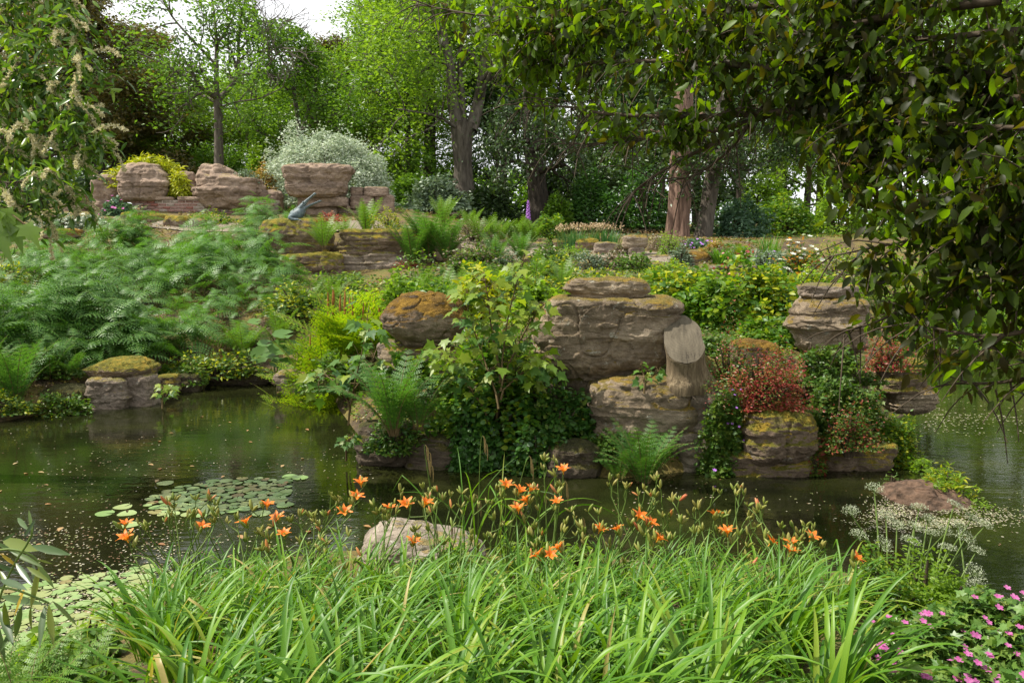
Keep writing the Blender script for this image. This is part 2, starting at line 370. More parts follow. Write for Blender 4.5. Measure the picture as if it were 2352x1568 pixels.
rock('broad rounded pink rock above the brick wall, under yellow shrub', (277, 378, 394, 466), 30.2, SANDBACK, 3, joints=((.38, .035, .12), (.70, .02, .04)), vj=((.05, .0, .75, .08),), n=44, group=g, amp=.06, kz=5,
     prof=((0, .03, .95), (.3, 0, .97), (.5, .02, .98), (.75, .08, .9), (1, .18, .72)))
rock('narrow upright pink rock right of the yellow shrub', (392, 394, 456, 468), 30.6, SANDBACK, 4, joints=((.4, .04, .1),), vj=((.1, .0, .8, .07),), n=28, group=g, amp=.08, kz=6, prof=((0, .05, .95), (.5, .1, 1), (1, .3, .85)))
rock('wide layered rock with ivy on top, left of the silvery shrub', (455, 384, 602, 478), 30.4, SANDBACK, 5, joints=((.3, .03, .08), (.55, .03, .07), (.75, .03, .05)), n=44, group=g, amp=.09, strat=.07, kz=5,
     prof=((0, .06, 1), (.4, .0, 1), (.7, .02, .98), (.82, .08, .6), (1, .14, .5)), sink=10)
rock('low dark pink rock at the left foot of the silvery shrub', (585, 438, 652, 490), 30.5, SANDBACK, 6, n=20, group=g, joints=((.5, .06, .06),), sink=10)
rock('big overhanging sandstone rock in front of the silvery shrub', (648, 380, 816, 456), 29.6, SANDBACK, 7, joints=((.42, .02, .03), (.75, .02, .035)), vj=((-.1, .45, .95, .05),), n=56, group=g, amp=.05, strat=.04, kz=8, e=4,
     prof=((0, .14, .84), (.25, .1, .86), (.5, .06, .88), (.72, .04, .94), (.86, .03, 1), (1, .1, .98)))
for k, (bx, lb, sd) in enumerate((((690, 452, 800, 478), 'long flat block directly under the big overhanging rock', 8), ((706, 474, 778, 512), 'reddish block behind the crocodile sculpture, lowest under the overhang', 9),
        ((775, 472, 805, 515), 'narrow upright block right of the reddish block under the overhang', 12),
        ((806, 450, 862, 482), 'tall grey block in the stone wall right of the overhang', 10), ((806, 430, 836, 450), 'small pale block at the top left of the stone wall', 11), ((838, 430, 892, 453), 'long block at the top of the stone wall under the silver shrub', 14),
        ((862, 448, 906, 500), 'rounded end block at the right end of the stone wall', 15), ((800, 484, 866, 520), 'broad bottom block of the stone wall behind the upright ferns', 16))):
    rock(lb, bx, 29.7 + (.3 if bx[0] > 800 else 0), SANDBACK, sd, name='stone_block', cat='stone', n=16, e=6, kz=8, amp=.04, strat=.02, dr=.7, group='stone blocks of the back wall')
# brick wall
def brick_wall():
    p0, p1 = W(302, 475, 29.75), W(640, 475, 29.9); base = np.array([p0[0], 29.8, W(300, 494, 29.8)[2]])
    t = thing('brick_wall', 'low weathered pink brick wall under the rounded back rocks', 'wall', base)
    Wd = p1[0] - p0[0]; bw, bh = .285, .108; rng = np.random.default_rng(5)
    mm = plainmat('mortar', (.17, .14, .12), (.26, .22, .19), 12)
    ms = [plainmat('brick_' + s, a, b, 9, .9, .5, .01) for s, a, b in (('pink', (.2, .105, .085), (.33, .2, .165)), ('buff', (.24, .19, .15), (.36, .3, .25)), ('red', (.2, .075, .055), (.3, .13, .1)))]
    hb = 5 * bh
    V = np.array([[0, 0, -.3], [Wd, 0, -.3], [Wd, .3, -.3], [0, .3, -.3], [0, 0, hb], [Wd, 0, hb], [Wd, .3, hb], [0, .3, hb]], float)
    mb = MB(); BOXF = np.array([[0, 1, 5, 4], [1, 2, 6, 5], [2, 3, 7, 6], [3, 0, 4, 7], [4, 5, 6, 7], [3, 2, 1, 0]]); mb.add(V, BOXF); link('core', mb.mesh('core', mm, False), t)
    mes = []
    for k in range(6):
        w2, h2 = bw - .014, bh - .014
        V = np.array([[0, -.02, 0], [w2, -.02, 0], [w2, .08, 0], [0, .08, 0], [0, -.02, h2], [w2, -.02, h2], [w2, .08, h2], [0, .08, h2]], float) + rng.normal(0, .004, (8, 3))
        mb = MB(); mb.add(V, BOXF); mes.append(mb.mesh('brick', ms[(0, 1, 0, 2, 1, 0)[k]], False))
    for r in range(5):
        x = (r % 2) * bw / 2
        while x + bw < Wd:
            if not (r == 4 and x > 2.2 and rng.random() < .5):
                link('brick', mes[rng.integers(6)], t, loc=(x, rng.normal(0, .006), r * bh + .005))
            x += bw
    cb = rock_mesh('coping_stone', .75, .25, .07, 31, SANDBACK, n=12, e=6, kz=8, amp=.03)
    for x in (.8, 2.45, 4.): link('coping_stone', cb, t, loc=(x, .12, hb + .06))
brick_wall()
g = 'mossy rocks on the left slope'
rock('moss topped boulder on the far slope below the brick wall', (380, 495, 442, 545), 27.2, MOSSY, 21, n=24, group=g, dr=.9)
rock('low mossy rock under the brick wall beside the dried shrub', (312, 490, 385, 522), 28, MOSSY, 22, n=20, group=g)
rock('small rounded mossy rock left of the dried shrub', (280, 488, 318, 512), 28.2, MOSSY, 23, n=16, group=g)
rock('small grey rock right of the moss topped boulder', (436, 502, 470, 532), 27, GREY, 24, n=16, group=g)
rock('long flat moss covered slab at the left of the far slope', (96, 526, 186, 548), 25.5, MOSSB, 25, n=20, kz=6, group=g)
rock('pale square stone left of the long mossy slab', (74, 526, 108, 548), 25.6, GREY, 26, n=14, e=6, kz=8, amp=.04, group=g)
rock('brown mossy stone by the white flowers at the far left', (98, 490, 122, 512), 27.4, MOSSY, 27, n=14, group=g)
rock('wide mossy boulder carrying the crocodile sculpture', (603, 503, 765, 605), 24.3, MOSSY, 28, dr=.6, n=46, kz=7, e=4, amp=.06, strat=.05, joints=((.5, .03, .05),), vj=((-.75, 0, .8, .06),), group=g, prof=((0, .1, 1), (.3, .03, 1), (.7, 0, 1), (1, .06, .95)))
rock('dark mossy base rock below the crocodile boulder', (640, 580, 800, 650), 23.6, MOSSY, 29, dr=.6, n=36, kz=6, amp=.08, joints=((.6, .04, .06),), vj=((.3, 0, .8, .08),), group=g)
rock('broad flat topped mossy rock right of the lone fern', (778, 526, 962, 590), 24, MOSSB, 30, dr=.5, n=48, kz=8, e=5, amp=.05, strat=.08, joints=((.35, .05, .05),), group=g, prof=((0, .03, .98), (.3, 0, .96), (.7, .02, 1), (1, .03, 1)), mat_=None) if False else \
rock('broad flat topped mossy rock right of the lone fern', (778, 526, 962, 588), 24, MOSSY, 30, dr=.5, n=48, kz=8, e=5, amp=.05, strat=.09, joints=((.35, .05, .05),), group=g, prof=((0, .03, .98), (.3, 0, .96), (.7, .02, 1), (1, .03, 1)))
rock('dark undercut base of the broad flat topped rock', (770, 580, 958, 640), 23.9, GREY, 32, dr=.45, n=36, kz=7, e=4, amp=.06, strat=.08, joints=((.55, .04, .08),), group=g)
g = 'stones beside the gravel path'
for k, (bx, Y, mt, lb) in enumerate((((1430, 540, 1486, 572), 22.5, SAND, 'flat brown cap rock balanced on a stubby stone by the path'), ((1442, 566, 1480, 604), 22.4, GREY, 'stubby stone under the flat brown cap rock'),
        ((1545, 578, 1628, 632), 21.2, MOSSB, 'sloping moss topped slab right of the path'), ((1500, 600, 1560, 622), 21.6, SAND, 'flat pinkish slab at the right end of the path'),
        ((1562, 622, 1660, 645), 20.3, SAND, 'low flat slab below the sloping mossy slab'), ((1250, 606, 1340, 650), 20.9, WETR, 'dark mossy retaining stone under the path, nearest the sapling top'),
        ((1335, 604, 1400, 648), 20.7, WETR, 'dark mossy retaining stone in the middle under the path'), ((1398, 600, 1490, 640), 20.9, WETR, 'mossy retaining stone under the path, nearest the cap rock'), ((1365, 556, 1420, 584), 23.2, GREY, 'grey angular rock under the iris clump'),
        ((1320, 548, 1375, 580), 23.8, MOSSY, 'mossy ledge rock left under the iris clump'), ((1140, 552, 1185, 584), 25, WETR, 'dark rock at the left end of the path edge'), ((1085, 572, 1150, 606), 23, SAND, 'brown rock in front of the path beside the twin ferns'),
        ((1200, 556, 1262, 580), 24.5, GREY, 'long low rock behind the twin ferns'), ((1270, 552, 1318, 574), 24.4, MOSSY, 'small mossy rock between the twin ferns and the irises'), ((1000, 556, 1060, 600), 23.6, SAND, 'brown rock at the foot of the tall dark fern'),
        ((1490, 585, 1535, 606), 22, GREY, 'small stone at the foot of the pink heath by the path'), ((1280, 604, 1310, 622), 21.5, SAND, 'tiny brown stone on the near edge of the path'))):
    rock(lb, bx, Y, mt, 40 + k, dr=.7, n=18, kz=5, e=4, amp=.1, strat=.06, group=g, cat='stone' if k % 3 else 'rock', name='path_stone')
# the rocky point in the pond
g = 'boulders on the rocky point'
rock('big rounded boulder with golden moss top, left of the sapling', (872, 668, 1082, 812), 11.2, MOSSB, 60, dr=.75, n=64, kz=2.6, e=2.6, amp=.07, strat=.03, tilt=.25, group=g,
     prof=((0, .34, .8), (.2, .22, .9), (.42, .06, .97), (.62, .0, 1), (.8, .05, .98), (1, .1, .95)))
rock('flat reddish slab under the mossy round boulder', (880, 790, 1060, 880), 11.2, SAND, 61, dr=.7, n=30, kz=5, group=g, joints=((.6, .05, .06),))
rock('huge brown sandstone boulder with sheer weathered face', (1222, 674, 1568, 874), 10.6, SAND, 62, dr=.55, n=96, kz=9, e=4.5, amp=.045, strat=.05, sfreq=3., joints=((.09, .04, .05), (.27, .015, .03)), vj=((.42, 0, .28, .03),), group=g,
     prof=((0, .22, .62), (.1, .15, .74), (.2, .06, .86), (.3, .02, .9), (.5, .0, .93), (.7, .02, .97), (.85, .05, 1), (1, .09, 1)))
rock('flat cap stone lying on the huge brown boulder', (1294, 637, 1494, 690), 10.7, SAND, 63, dr=.5, n=44, kz=6, e=4, amp=.06, strat=.05, group=g, prof=((0, .06, .9), (.25, .08, .94), (.5, .0, 1), (1, .05, .97)), joints=((.3, .06, .08),))
rock('wide banded rock below the huge brown boulder', (1338, 862, 1612, 1000), 10.1, SAND, 64, dr=.7, n=70, kz=5, e=3, amp=.06, strat=.05, sfreq=4, joints=((.35, .02, .03), (.62, .02, .03)), vj=((.55, 0, .5, .05),), sink=50, group=g,
     prof=((0, .1, .98), (.3, .08, .98), (.6, .03, 1), (.85, 0, .95), (1, .02, .9)))
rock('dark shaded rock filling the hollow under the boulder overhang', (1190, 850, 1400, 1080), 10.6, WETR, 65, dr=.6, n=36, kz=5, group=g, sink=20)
rock('tall layered grey brown boulder behind the hanging leaves', (1808, 676, 1992, 820), 11.3, SAND, 66, dr=.8, n=64, kz=6, e=3.4, amp=.06, strat=.08, joints=((.28, .03, .05), (.45, .02, .05), (.7, .03, .04)), group=g,
     prof=((0, .22, .85), (.2, .16, .92), (.4, .1, .95), (.5, 0, .97), (.62, .02, 1), (.8, .1, .98), (1, .16, .9)))
rock('flat cap stone on the tall layered boulder', (1834, 650, 1965, 684), 11.3, GREY, 67, dr=.7, n=30, kz=5, amp=.08, group=g)
rock('squat brown rock half buried in green below the tall boulder', (1855, 832, 1985, 900), 10.6, SAND, 68, dr=.7, n=32, kz=5, group=g, sink=25)
rock('layered mossy outcrop at the right tip of the rocky point', (2020, 822, 2118, 900), 10.9, MOSSY, 69, dr=.9, n=40, kz=6, e=4, amp=.1, strat=.11, sfreq=5, joints=((.3, .04, .08), (.62, .04, .08)), group=g)
rock('jutting ledge under the mossy outcrop, overhanging the water', (2030, 880, 2145, 948), 10.9, SAND, 70, dr=.8, n=36, kz=5, e=4, amp=.1, strat=.1, group=g, joints=((.5, .05, .08),), prof=((0, .1, .8), (.4, .05, 1), (1, 0, .95)))
rock('golden moss mound behind the stump', (1672, 778, 1790, 850), 10.9, MOSSB, 71, dr=.8, n=30, kz=3, group=g)
rock('large moss capped boulder among the red creepers', (1690, 932, 1876, 1042), 9.65, MOSSY, 72, dr=.75, n=56, kz=3.6, e=3, amp=.1, strat=.05, group=g, sink=20, vj=((.1, .1, .9, .06),))
rock('square fronted base stone at the waterline, under the moss capped boulder', (1655, 1020, 1868, 1100), 9.7, MOSSY, 73, dr=.6, n=48, kz=6, e=4, amp=.06, strat=.05, vj=((-.42, 0, .8, .06),), group=g, sink=6, joints=((.72, .06, .05),))
rock('long tapering base stone at the waterline, at the right end', (1862, 1004, 2068, 1102), 9.85, MOSSY, 74, dr=.55, n=48, kz=4, e=3, amp=.1, strat=.05, group=g, sink=6, prof=((0, .0, .75), (.5, .02, .95), (1, .08, 1)))
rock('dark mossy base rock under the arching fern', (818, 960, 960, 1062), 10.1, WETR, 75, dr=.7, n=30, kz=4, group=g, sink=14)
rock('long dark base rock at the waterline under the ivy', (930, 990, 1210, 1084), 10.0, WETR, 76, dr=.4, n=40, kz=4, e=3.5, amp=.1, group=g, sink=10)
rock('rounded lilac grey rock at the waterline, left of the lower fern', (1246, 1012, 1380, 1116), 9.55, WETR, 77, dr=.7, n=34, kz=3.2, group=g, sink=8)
rock('pale rock carrying the stump, mostly covered by trailing herbs', (1560, 872, 1690, 1010), 10.0, GREY, 93, dr=.7, n=34, kz=5, group=g, sink=60)
rock('narrow pale rock behind the lower fern', (1545, 985, 1668, 1100), 9.8, GREY, 78, dr=.6, n=28, kz=5, group=g, sink=8)
rock('small ledge stone left of the mossy round boulder', (868, 780, 960, 840), 11.3, GREY, 79, n=20, group=g)
g = 'rocks on the left shore'
rock('sloping mossy cap stone on the left shore stack', (196, 820, 356, 868), 14.0, MOSSY, 81, dr=.75, n=44, kz=4, e=3.5, amp=.07, strat=.05, group=g, prof=((0, .12, .98), (.5, .05, 1), (1, .3, .9)))
rock('square pale block with a ledge, left under the mossy cap', (205, 862, 308, 955), 13.6, GREY, 82, dr=.8, n=42, kz=7, e=5, amp=.06, strat=.05, joints=((.48, .05, .09),), group=g, sink=5, prof=((0, .05, .85), (.35, .02, .92), (.5, .12, 1), (.6, .02, .93), (1, .05, .92)))
rock('dark upright block, right under the mossy cap', (296, 856, 360, 945), 13.8, GREY, 83, dr=1., n=36, kz=7, e=5, amp=.06, strat=.06, joints=((.35, .05, .07),), group=g, sink=5)
rock('mossy stone with a pale face right of the shore stack', (362, 858, 412, 905), 14.7, MOSSY, 84, n=24, kz=5, e=4, group=g, sink=6)
rock('dark mossy stone at the bend of the left shore', (405, 856, 462, 900), 15.1, WETR, 85, n=22, group=g, sink=6)
rock('brown mossy bank mound left of the shore stack', (92, 880, 212, 965), 13.5, WETR, 86, n=32, kz=3, group=g, sink=8)
rock('low mossy bank stone at the left edge under the ferns', (-60, 905, 100, 990), 13.2, WETR, 87, n=28, kz=3, group=g, sink=8)
rock('long low mossy stone at the head of the inlet', (470, 848, 630, 880), 15.9, WETR, 88, dr=.4, n=28, kz=4, group=g, sink=6)
rock('flat overhanging stone across the inlet, below the yellow fern', (630, 848, 752, 902), 14.6, GREY, 89, dr=.7, n=36, kz=5, e=3.5, amp=.07, strat=.06, group=g, sink=4, prof=((0, .15, .95), (.35, .05, .98), (.6, 0, 1), (1, .03, .97)))
rock('small golden mossy mound in the bracken', (440, 812, 520, 848), 16.6, MOSSB, 90, n=20, kz=3, group=g)
rock('pale flat stone on the near bank behind the daylilies', (815, 1196, 1118, 1330), 6.3, PALE, 91, dr=.6, n=56, kz=4.5, e=3, amp=.05, strat=.04, prof=((0, 0, 1), (.45, .0, 1), (.68, .02, .97), (.85, .05, .74), (1, .1, .45)))
rock('brown earth mound standing in the water on the right', (2015, 1100, 2245, 1205), 8.6, plainmat('bare_earth', (.03, .02, .013), (.17, .105, .07), 9, .95, 1., .06), 92, name='earth_mound', cat='mound', dr=.9, n=54, kz=2.2, e=2.2, amp=.13, strat=.05, prof=((0, 0, 1), (.5, .02, .98), (1, .1, .75)))
# stump
def stump():
    B = W(1572, 880, 10.0); s = 9.9 / F
    t = thing('tree_stump', 'cut tree stump with slanted sawn face and flared roots beside huge boulder', 'stump', B)
    k = 40; a = np.linspace(0, 2 * PI, k, endpoint=False); R = 50 * s
    m, n, b, l = nodes('stump_wood')
    f = noise(n, l, 11, 8, .7, sc=(2.2, 2.2, .22)); rp = ramp(n, [(.3, (.05, .033, .017)), (.5, (.17, .125, .07)), (.7, (.32, .25, .155))]); l(f, rp.inputs[0]); l(rp.outputs[0], b.inputs['Base Color'])
    b.inputs['Roughness'].default_value = .9; bump(n, l, f, 1., .04, b)
    rings = []
    hs = np.linspace(-.07, 1, 19)
    cy_, sy = np.cos(a), np.sin(a); sq = (np.abs(cy_) ** 2.8 + np.abs(sy) ** 2.8) ** (-1 / 2.8) * (1 - .10 * np.maximum(0, np.cos(a - 2.4))) * (1 + .035 * fbm(np.stack([cy_ * 2, sy * 2, 0 * a], 1), 8, 4))
    for h in hs:
        fl = np.exp(-np.maximum(h, 0) * 3.2); hc = max(h, 0)
        rr = R * .92 * sq * (1 + .11 * fbm(np.stack([cy_ * 3.2, sy * 3.2, 0 * a + h * .4], 1), 3, 4) * (1 - .6 * hc)) * (1 + fl * (.05 + .8 * np.maximum(0, np.cos(a + .1)) ** 6 + .25 * np.maximum(0, np.cos(a + 2.0)) ** 4)) * (1 - .10 * math.sin(PI * hc) * (hc < .9))
        top = (104 + 0 * a) * s + sy * R * 1.02 + .012 * fbm(np.stack([cy_ * 3, sy * 3, 0 * a], 1), 6, 3)
        z = np.where(h < 0, h * 1.6, h * np.clip(top, .08, None))
        rings.append(np.stack([cy_ * rr - .04 * hc, sy * rr * .95, z], 1))
    V = np.vstack(rings); i = np.arange(len(hs) - 1)[:, None] * k; j = np.arange(k)[None]; j2 = (j + 1) % k
    mb = MB(); mb.add(V, np.stack([i + j, i + j2, i + k + j2, i + k + j], -1).reshape(-1, 4)); link('body', mb.mesh('body', m), t)
    E = rings[-1]; c = E.mean(0); V = [c]
    for q in (.35, .7, 1.): V += list(c + (E - c) * q + np.array([0, -.02, .025]) * (1 - q) + np.stack([0 * a, 0 * a, .006 + .010 * fbm(np.stack([cy_ * q * 4, sy * q * 4, 0 * a], 1), 12, 3)], 1))
    V = np.array(V); V[0] += [0, -.004, .006]
    mb = MB(); mb.add(V, [[0, 1 + q, 1 + (q + 1) % k] for q in range(k)])
    mb.f.append((np.array([[1 + r * k + q, 1 + (r + 1) * k + q, 1 + (r + 1) * k + (q + 1) % k, 1 + r * k + (q + 1) % k] for r in range(2) for q in range(k)]), 0))
    m, n, b, l = nodes('sawn_wood')
    f = noise(n, l, 6, 9, .75, sc=(2.6, .6, .6)); rp = ramp(n, [(.36, (.022, .016, .011)), (.43, (.10, .082, .055)), (.6, (.14, .117, .08)), (.72, (.22, .19, .135))]); l(f, rp.inputs[0])
    wv = n.nodes.new('ShaderNodeTexWave'); wv.wave_type = 'RINGS'; wv.rings_direction = 'SPHERICAL'; wv.inputs['Scale'].default_value = 9; wv.inputs['Distortion'].default_value = 5
    tc = n.nodes.new('ShaderNodeTexCoord'); mp = n.nodes.new('ShaderNodeMapping'); mp.inputs['Location'].default_value = (-c[0], -c[1], -c[2]); l(tc.outputs['Object'], mp.inputs[0]); l(mp.outputs[0], wv.inputs['Vector'])
    rr = ramp(n, [(0, (.84, .84, .84)), (1, (1.06, 1.06, 1.06))]); l(wv.outputs['Fac'], rr.inputs[0])
    l(mixc(n, l, .6, rp.outputs[0], rr.outputs[0], 'MULTIPLY'), b.inputs['Base Color']); b.inputs['Roughness'].default_value = .9; bump(n, l, f, .5, .02, b)
    link('sawn_face', mb.mesh('sawn_face', m), t)
stump()
# crocodile sculpture
def crocodile():
    Y = 24.0; s = Y / F; B = W(700, 503, Y)
    t = thing('crocodile_sculpture', 'verdigris crocodile sculpture rearing with open jaws on mossy boulder', 'sculpture', B)
    m = plainmat('verdigris_bronze', (.045, .065, .075), (.14, .19, .205), 12, .5, .9, .02, spec=.5)
    q = lambda x, y, d=0.: np.array([(x - 700) * s, d, (503 - y) * s])
    mb = MB()
    body = curve([q(666, 503, .3), q(673, 499, .1), q(683, 494), q(691, 487), q(696, 480)], 14)
    r = np.interp(np.linspace(0, 1, 14), [0, .3, .6, .85, 1], [9, 13, 12, 10, 8]) * s
    mb.add(*tube(body, r, 12, flute=.12, seed=4)); mb.add(BALL2[0] * [8.2 * s, 7 * s, 8 * s] + q(696, 478), BALL2[1])
    link('body', mb.mesh('body', m), t)
    def jaw(name, pts, wd, ht, teeth_side):
        pts = np.array(pts); n = len(pts); mb = MB(); k = 10; a = np.linspace(0, 2 * PI, k, endpoint=False); T = norm(np.gradient(pts, axis=0)); Nn = np.stack([-T[:, 2], 0 * T[:, 0], T[:, 0]], 1)
        V = (pts[:, None] + np.array(wd)[:, None, None] * s * np.cos(a)[None, :, None] * np.array([0, 1, 0]) + np.array(ht)[:, None, None] * s * np.sin(a)[None, :, None] * Nn[:, None]).reshape(-1, 3)
        i = np.arange(n - 1)[:, None] * k; j = np.arange(k)[None]; mb.add(V, np.stack([i + j, i + (j + 1) % k, i + k + (j + 1) % k, i + k + j], -1).reshape(-1, 4))
        mb.add(BALL1[0] * [wd[-1] * s, wd[-1] * s, ht[-1] * 1.2 * s] + pts[-1], BALL1[1])
        o = link(name, mb.mesh(name, m), t)
        mt = MB()
        for f in np.linspace(.15, .97, 12):
            i0 = min(int(f * (n - 1)), n - 2); p = pts[i0] + (pts[i0 + 1] - pts[i0]) * (f * (n - 1) - i0)
            for sd in (-1, 1):
                w_ = np.interp(f, np.linspace(0, 1, n), wd) * s * .8; h_ = np.interp(f, np.linspace(0, 1, n), ht) * s
                b0 = p + np.array([0, sd * w_, 0]) + Nn[i0] * teeth_side * h_ * .55; d = Nn[i0] * teeth_side * 2.6 * s
                e = .8 * s; mt.add([b0 - T[i0] * e, b0 + T[i0] * e, b0 + [0, e, 0], b0 + d], [[0, 1, 3], [1, 2, 3], [2, 0, 3]])
        link('teeth', mt.mesh('teeth', plainmat(name + '_teeth', (.4, .42, .4), (.55, .56, .52), 20, .5, 0)), o)
    jaw('upper_jaw', curve([q(690, 481), q(697, 472), q(706, 462), q(714, 455), q(724, 447)], 10), [9, 9, 8.2, 7, 6, 5, 4.5, 4.2, 4.2, 4.4], [6, 6.5, 6, 4.6, 3.8, 3.2, 2.8, 2.4, 2.2, 2.4], -1)
    jaw('lower_jaw', curve([q(694, 487), q(704, 478), q(714, 472), q(724, 468), q(736, 463)], 10), [8, 8, 7.4, 6.4, 5.4, 4.6, 4.1, 3.8, 3.6, 3.4], [4, 4, 3.6, 3.2, 2.8, 2.5, 2.2, 2, 1.8, 1.8], 1)
    for sd in (-1, 1):
        mb = MB(); mb.add(BALL1[0] * 2.6 * s + q(699, 466) + [0, sd * 5.5 * s, 0], BALL1[1]); link('eye', mb.mesh('eye', m), t)
        mb = MB(); mb.add(*tube(curve([q(676, 496) + [0, sd * 9 * s, 0], q(670, 499) + [0, sd * 15 * s, 0], q(676, 504) + [0, sd * 17 * s, 0], q(690, 505) + [0, sd * 16 * s, 0]], 10), np.linspace(5, 2.6, 10) * s, 8))
        for f in (-1, 0, 1): mb.add(*tube([q(689, 505) + [0, sd * 16 * s, 0], q(697, 506) + [0, (sd * 16 + f * 4) * s, 0]], [1.5 * s, .6 * s], 6))
        link('leg', mb.mesh('leg', m), t)
    mb = MB()
    for f in np.linspace(.05, .95, 14):
        p = body[int(f * 13)]; mb.add(np.array([[-2, -1, 0], [2, -1, 0], [2, 1, 0], [-2, 1, 0], [-1.5, 0, 4.]]) * s + p + np.array([-.5, 0, 1.]) * r[int(f * 13)] * .85, [[0, 1, 4], [1, 2, 4], [2, 3, 4], [3, 0, 4]])
    link('back_scutes', mb.mesh('back_scutes', m), t)
crocodile()
# stone benches
def bench(px, w, py, Y, label, k):
    s = Y / F; p = W(px, py, Y); t = thing('stone_bench', label, 'bench', (p[0], Y, p[2] - 26 * s), 'small stone benches by the path')
    me = rock_mesh('slab', w / 2 * s, .24, 4.2 * s, 100 + k, GREY, n=14, e=10, kz=10, amp=.015, strat=.005); link('slab', me, t, loc=(0, 0, 24 * s))
    for sd in (-.28, .28) if w > 38 else (0,):
        me = rock_mesh('leg', w * .13 * s, .17, 12 * s, 104 + k, GREY, n=12, e=5, kz=10, amp=.03, prof=((0, -.1, 1.1), (.3, .2, .8), (.7, .15, .85), (1, -.1, 1.1))); link('leg', me, t, loc=(sd * w * s, 0, 9 * s))
bench(1652, 36, 611, 18.6, 'small stone bench half hidden by the twining climber', 0)
bench(1710, 44, 611, 18.4, 'small stone bench with squat leg, right of the twining climber', 1)
# ------------------------------------------------------------------ leaf shapes
LEAF2 = (np.array([[0, 0, 0], [.42, .26, .05], [1, 0, -.08], [.42, -.26, .05]]), np.array([[0, 2, 1], [0, 3, 2]]))
def oval(wd=.25, droop=.2, fold=.06):
    x = np.array([0, .22, .5, .78, 1.]); wv = np.array([0, .75, 1, .62, 0]) * wd; z = -droop * x ** 2
    V = [[x[i], 0, z[i]] for i in range(5)] + [[x[i], wv[i], z[i] + fold * wv[i] / wd] for i in (1, 2, 3)] + [[x[i], -wv[i], z[i] + fold * wv[i] / wd] for i in (1, 2, 3)]
    Fc = [[0, 1, 5], [1, 2, 6], [1, 6, 5], [2, 3, 7], [2, 7, 6], [3, 4, 7], [0, 8, 1], [1, 9, 2], [1, 8, 9], [2, 10, 3], [2, 9, 10], [3, 10, 4]]
    return np.array(V), np.array(Fc)
OVAL = oval(.25, .22); OVALW = oval(.33, .15); LANCE = oval(.13, .3)
def maple():
    out = []
    for a, r in ((-150, .35), (-125, .62), (-105, .42), (-78, .85), (-55, .5), (-35, .62), (-22, .55), (0, 1.05), (22, .55), (35, .62), (55, .5), (78, .85), (105, .42), (125, .62), (150, .35)):
        t = math.radians(a); out.append([.25 + r * .75 * math.cos(t), r * .62 * math.sin(t), -.10 * r * r + .07 * abs(math.sin(t))])
    V = np.array([[.22, 0, .03]] + out); n = len(out)
    return V, np.array([[0, i + 1, i + 2] for i in range(n - 1)] + [[0, n, 1]])
MAPLE = maple()
PETALO = (np.array([[0, 0, 0], [.5, .38, .06], [1, .3, .02], [1.08, 0, .0], [1, -.3, .02], [.5, -.38, .06]]), np.array([[0, 2, 1], [0, 3, 2], [0, 4, 3], [0, 5, 4]]))
def frond(Lg, npin, wmax, a0, a1, outline, npl=6, fwd=.35, pinw=.30, seed=0, start=.12, droop=.18, twist=0., gap=1.6):
    """a fern frond along +x, arching in z; tapering side leaflets made of tooth-like lobes"""
    rng = np.random.default_rng(seed); n = 40
    t = np.linspace(0, 1, n); ang = np.radians(a0 + (a1 - a0) * t ** 1.2); ds = Lg / (n - 1)
    x = np.concatenate([[0], np.cumsum(np.cos(ang[:-1]) * ds)]); z = np.concatenate([[0], np.cumsum(np.sin(ang[:-1]) * ds)])
    y = twist * Lg * t ** 2
    R = np.stack([x, y, z], 1); T = norm(np.gradient(R, axis=0)); S = norm(np.cross(np.array([0, 0, 1.]), T)); N = np.cross(T, S)
    mb = MB(); mb.add(*tube(R[::4], np.linspace(.0075, .002, 10) * (Lg / .9) ** .5, 4), 1)
    V, Fc = [], []
    for k in range(npin):
        tt = start + (1 - start) * (k + .3) / npin; i = min(int(tt * (n - 1)), n - 2)
        pl = wmax * outline((tt - start) / (1 - start)) * rng.uniform(.9, 1.08)
        if pl < .008: continue
        for sd in (1, -1):
            d = norm(S[i] * sd + T[i] * (fwd + .3 * tt)); nn = N[i]; P0 = R[i]; sv = np.cross(nn, d)
            wd = min(pl * pinw, .5 * Lg * (1 - start) / npin * gap)
            for q in range(npl):
                u0, u1 = q / npl, (q + 1.0) / npl; um = (u0 + u1) / 2
                base0 = P0 + d * pl * u0 - nn * droop * pl * u0 ** 2; base1 = P0 + d * pl * (u1 - .03) - nn * droop * pl * u1 ** 2
                hw = wd * (1 - um) ** .6
                for s2 in (1, -1):
                    tip = (base0 + base1) / 2 + sv * s2 * hw + d * pl * .09 - nn * hw * .15
                    b = len(V); V += [base0, base1, tip]; Fc.append([b, b + 1, b + 2] if s2 > 0 else [b, b + 2, b + 1])
    mb.add(np.array(V), np.array(Fc), 0)
    return mb
def f_lance(u): return np.sin(PI * min(1, .16 + .84 * u)) ** .7 * (1 if u > .2 else .55 + 2.2 * u)
def f_tri(u): return (1 - u) ** .85
BRK = leafmat('bracken_leaf', [(.055, .155, .03), (.085, .205, .035), (.14, .28, .04), (.07, .18, .042)], .36, (1.3, 1.4, .45), .45, .5)
FERNL = leafmat('bright_fern_leaf', [(.09, .2, .02), (.13, .26, .03), (.17, .3, .03)], .42, (1.25, 1.25, .5), .45)
FERND = leafmat('dark_fern_leaf', [(.055, .15, .025), (.075, .19, .03), (.11, .23, .035)], .4, (1.3, 1.3, .5), .5, .35)
OSM = leafmat('royal_fern_leaf', [(.14, .28, .015), (.21, .35, .015), (.32, .41, .02)], .5, (1.3, 1.25, .35), .5)
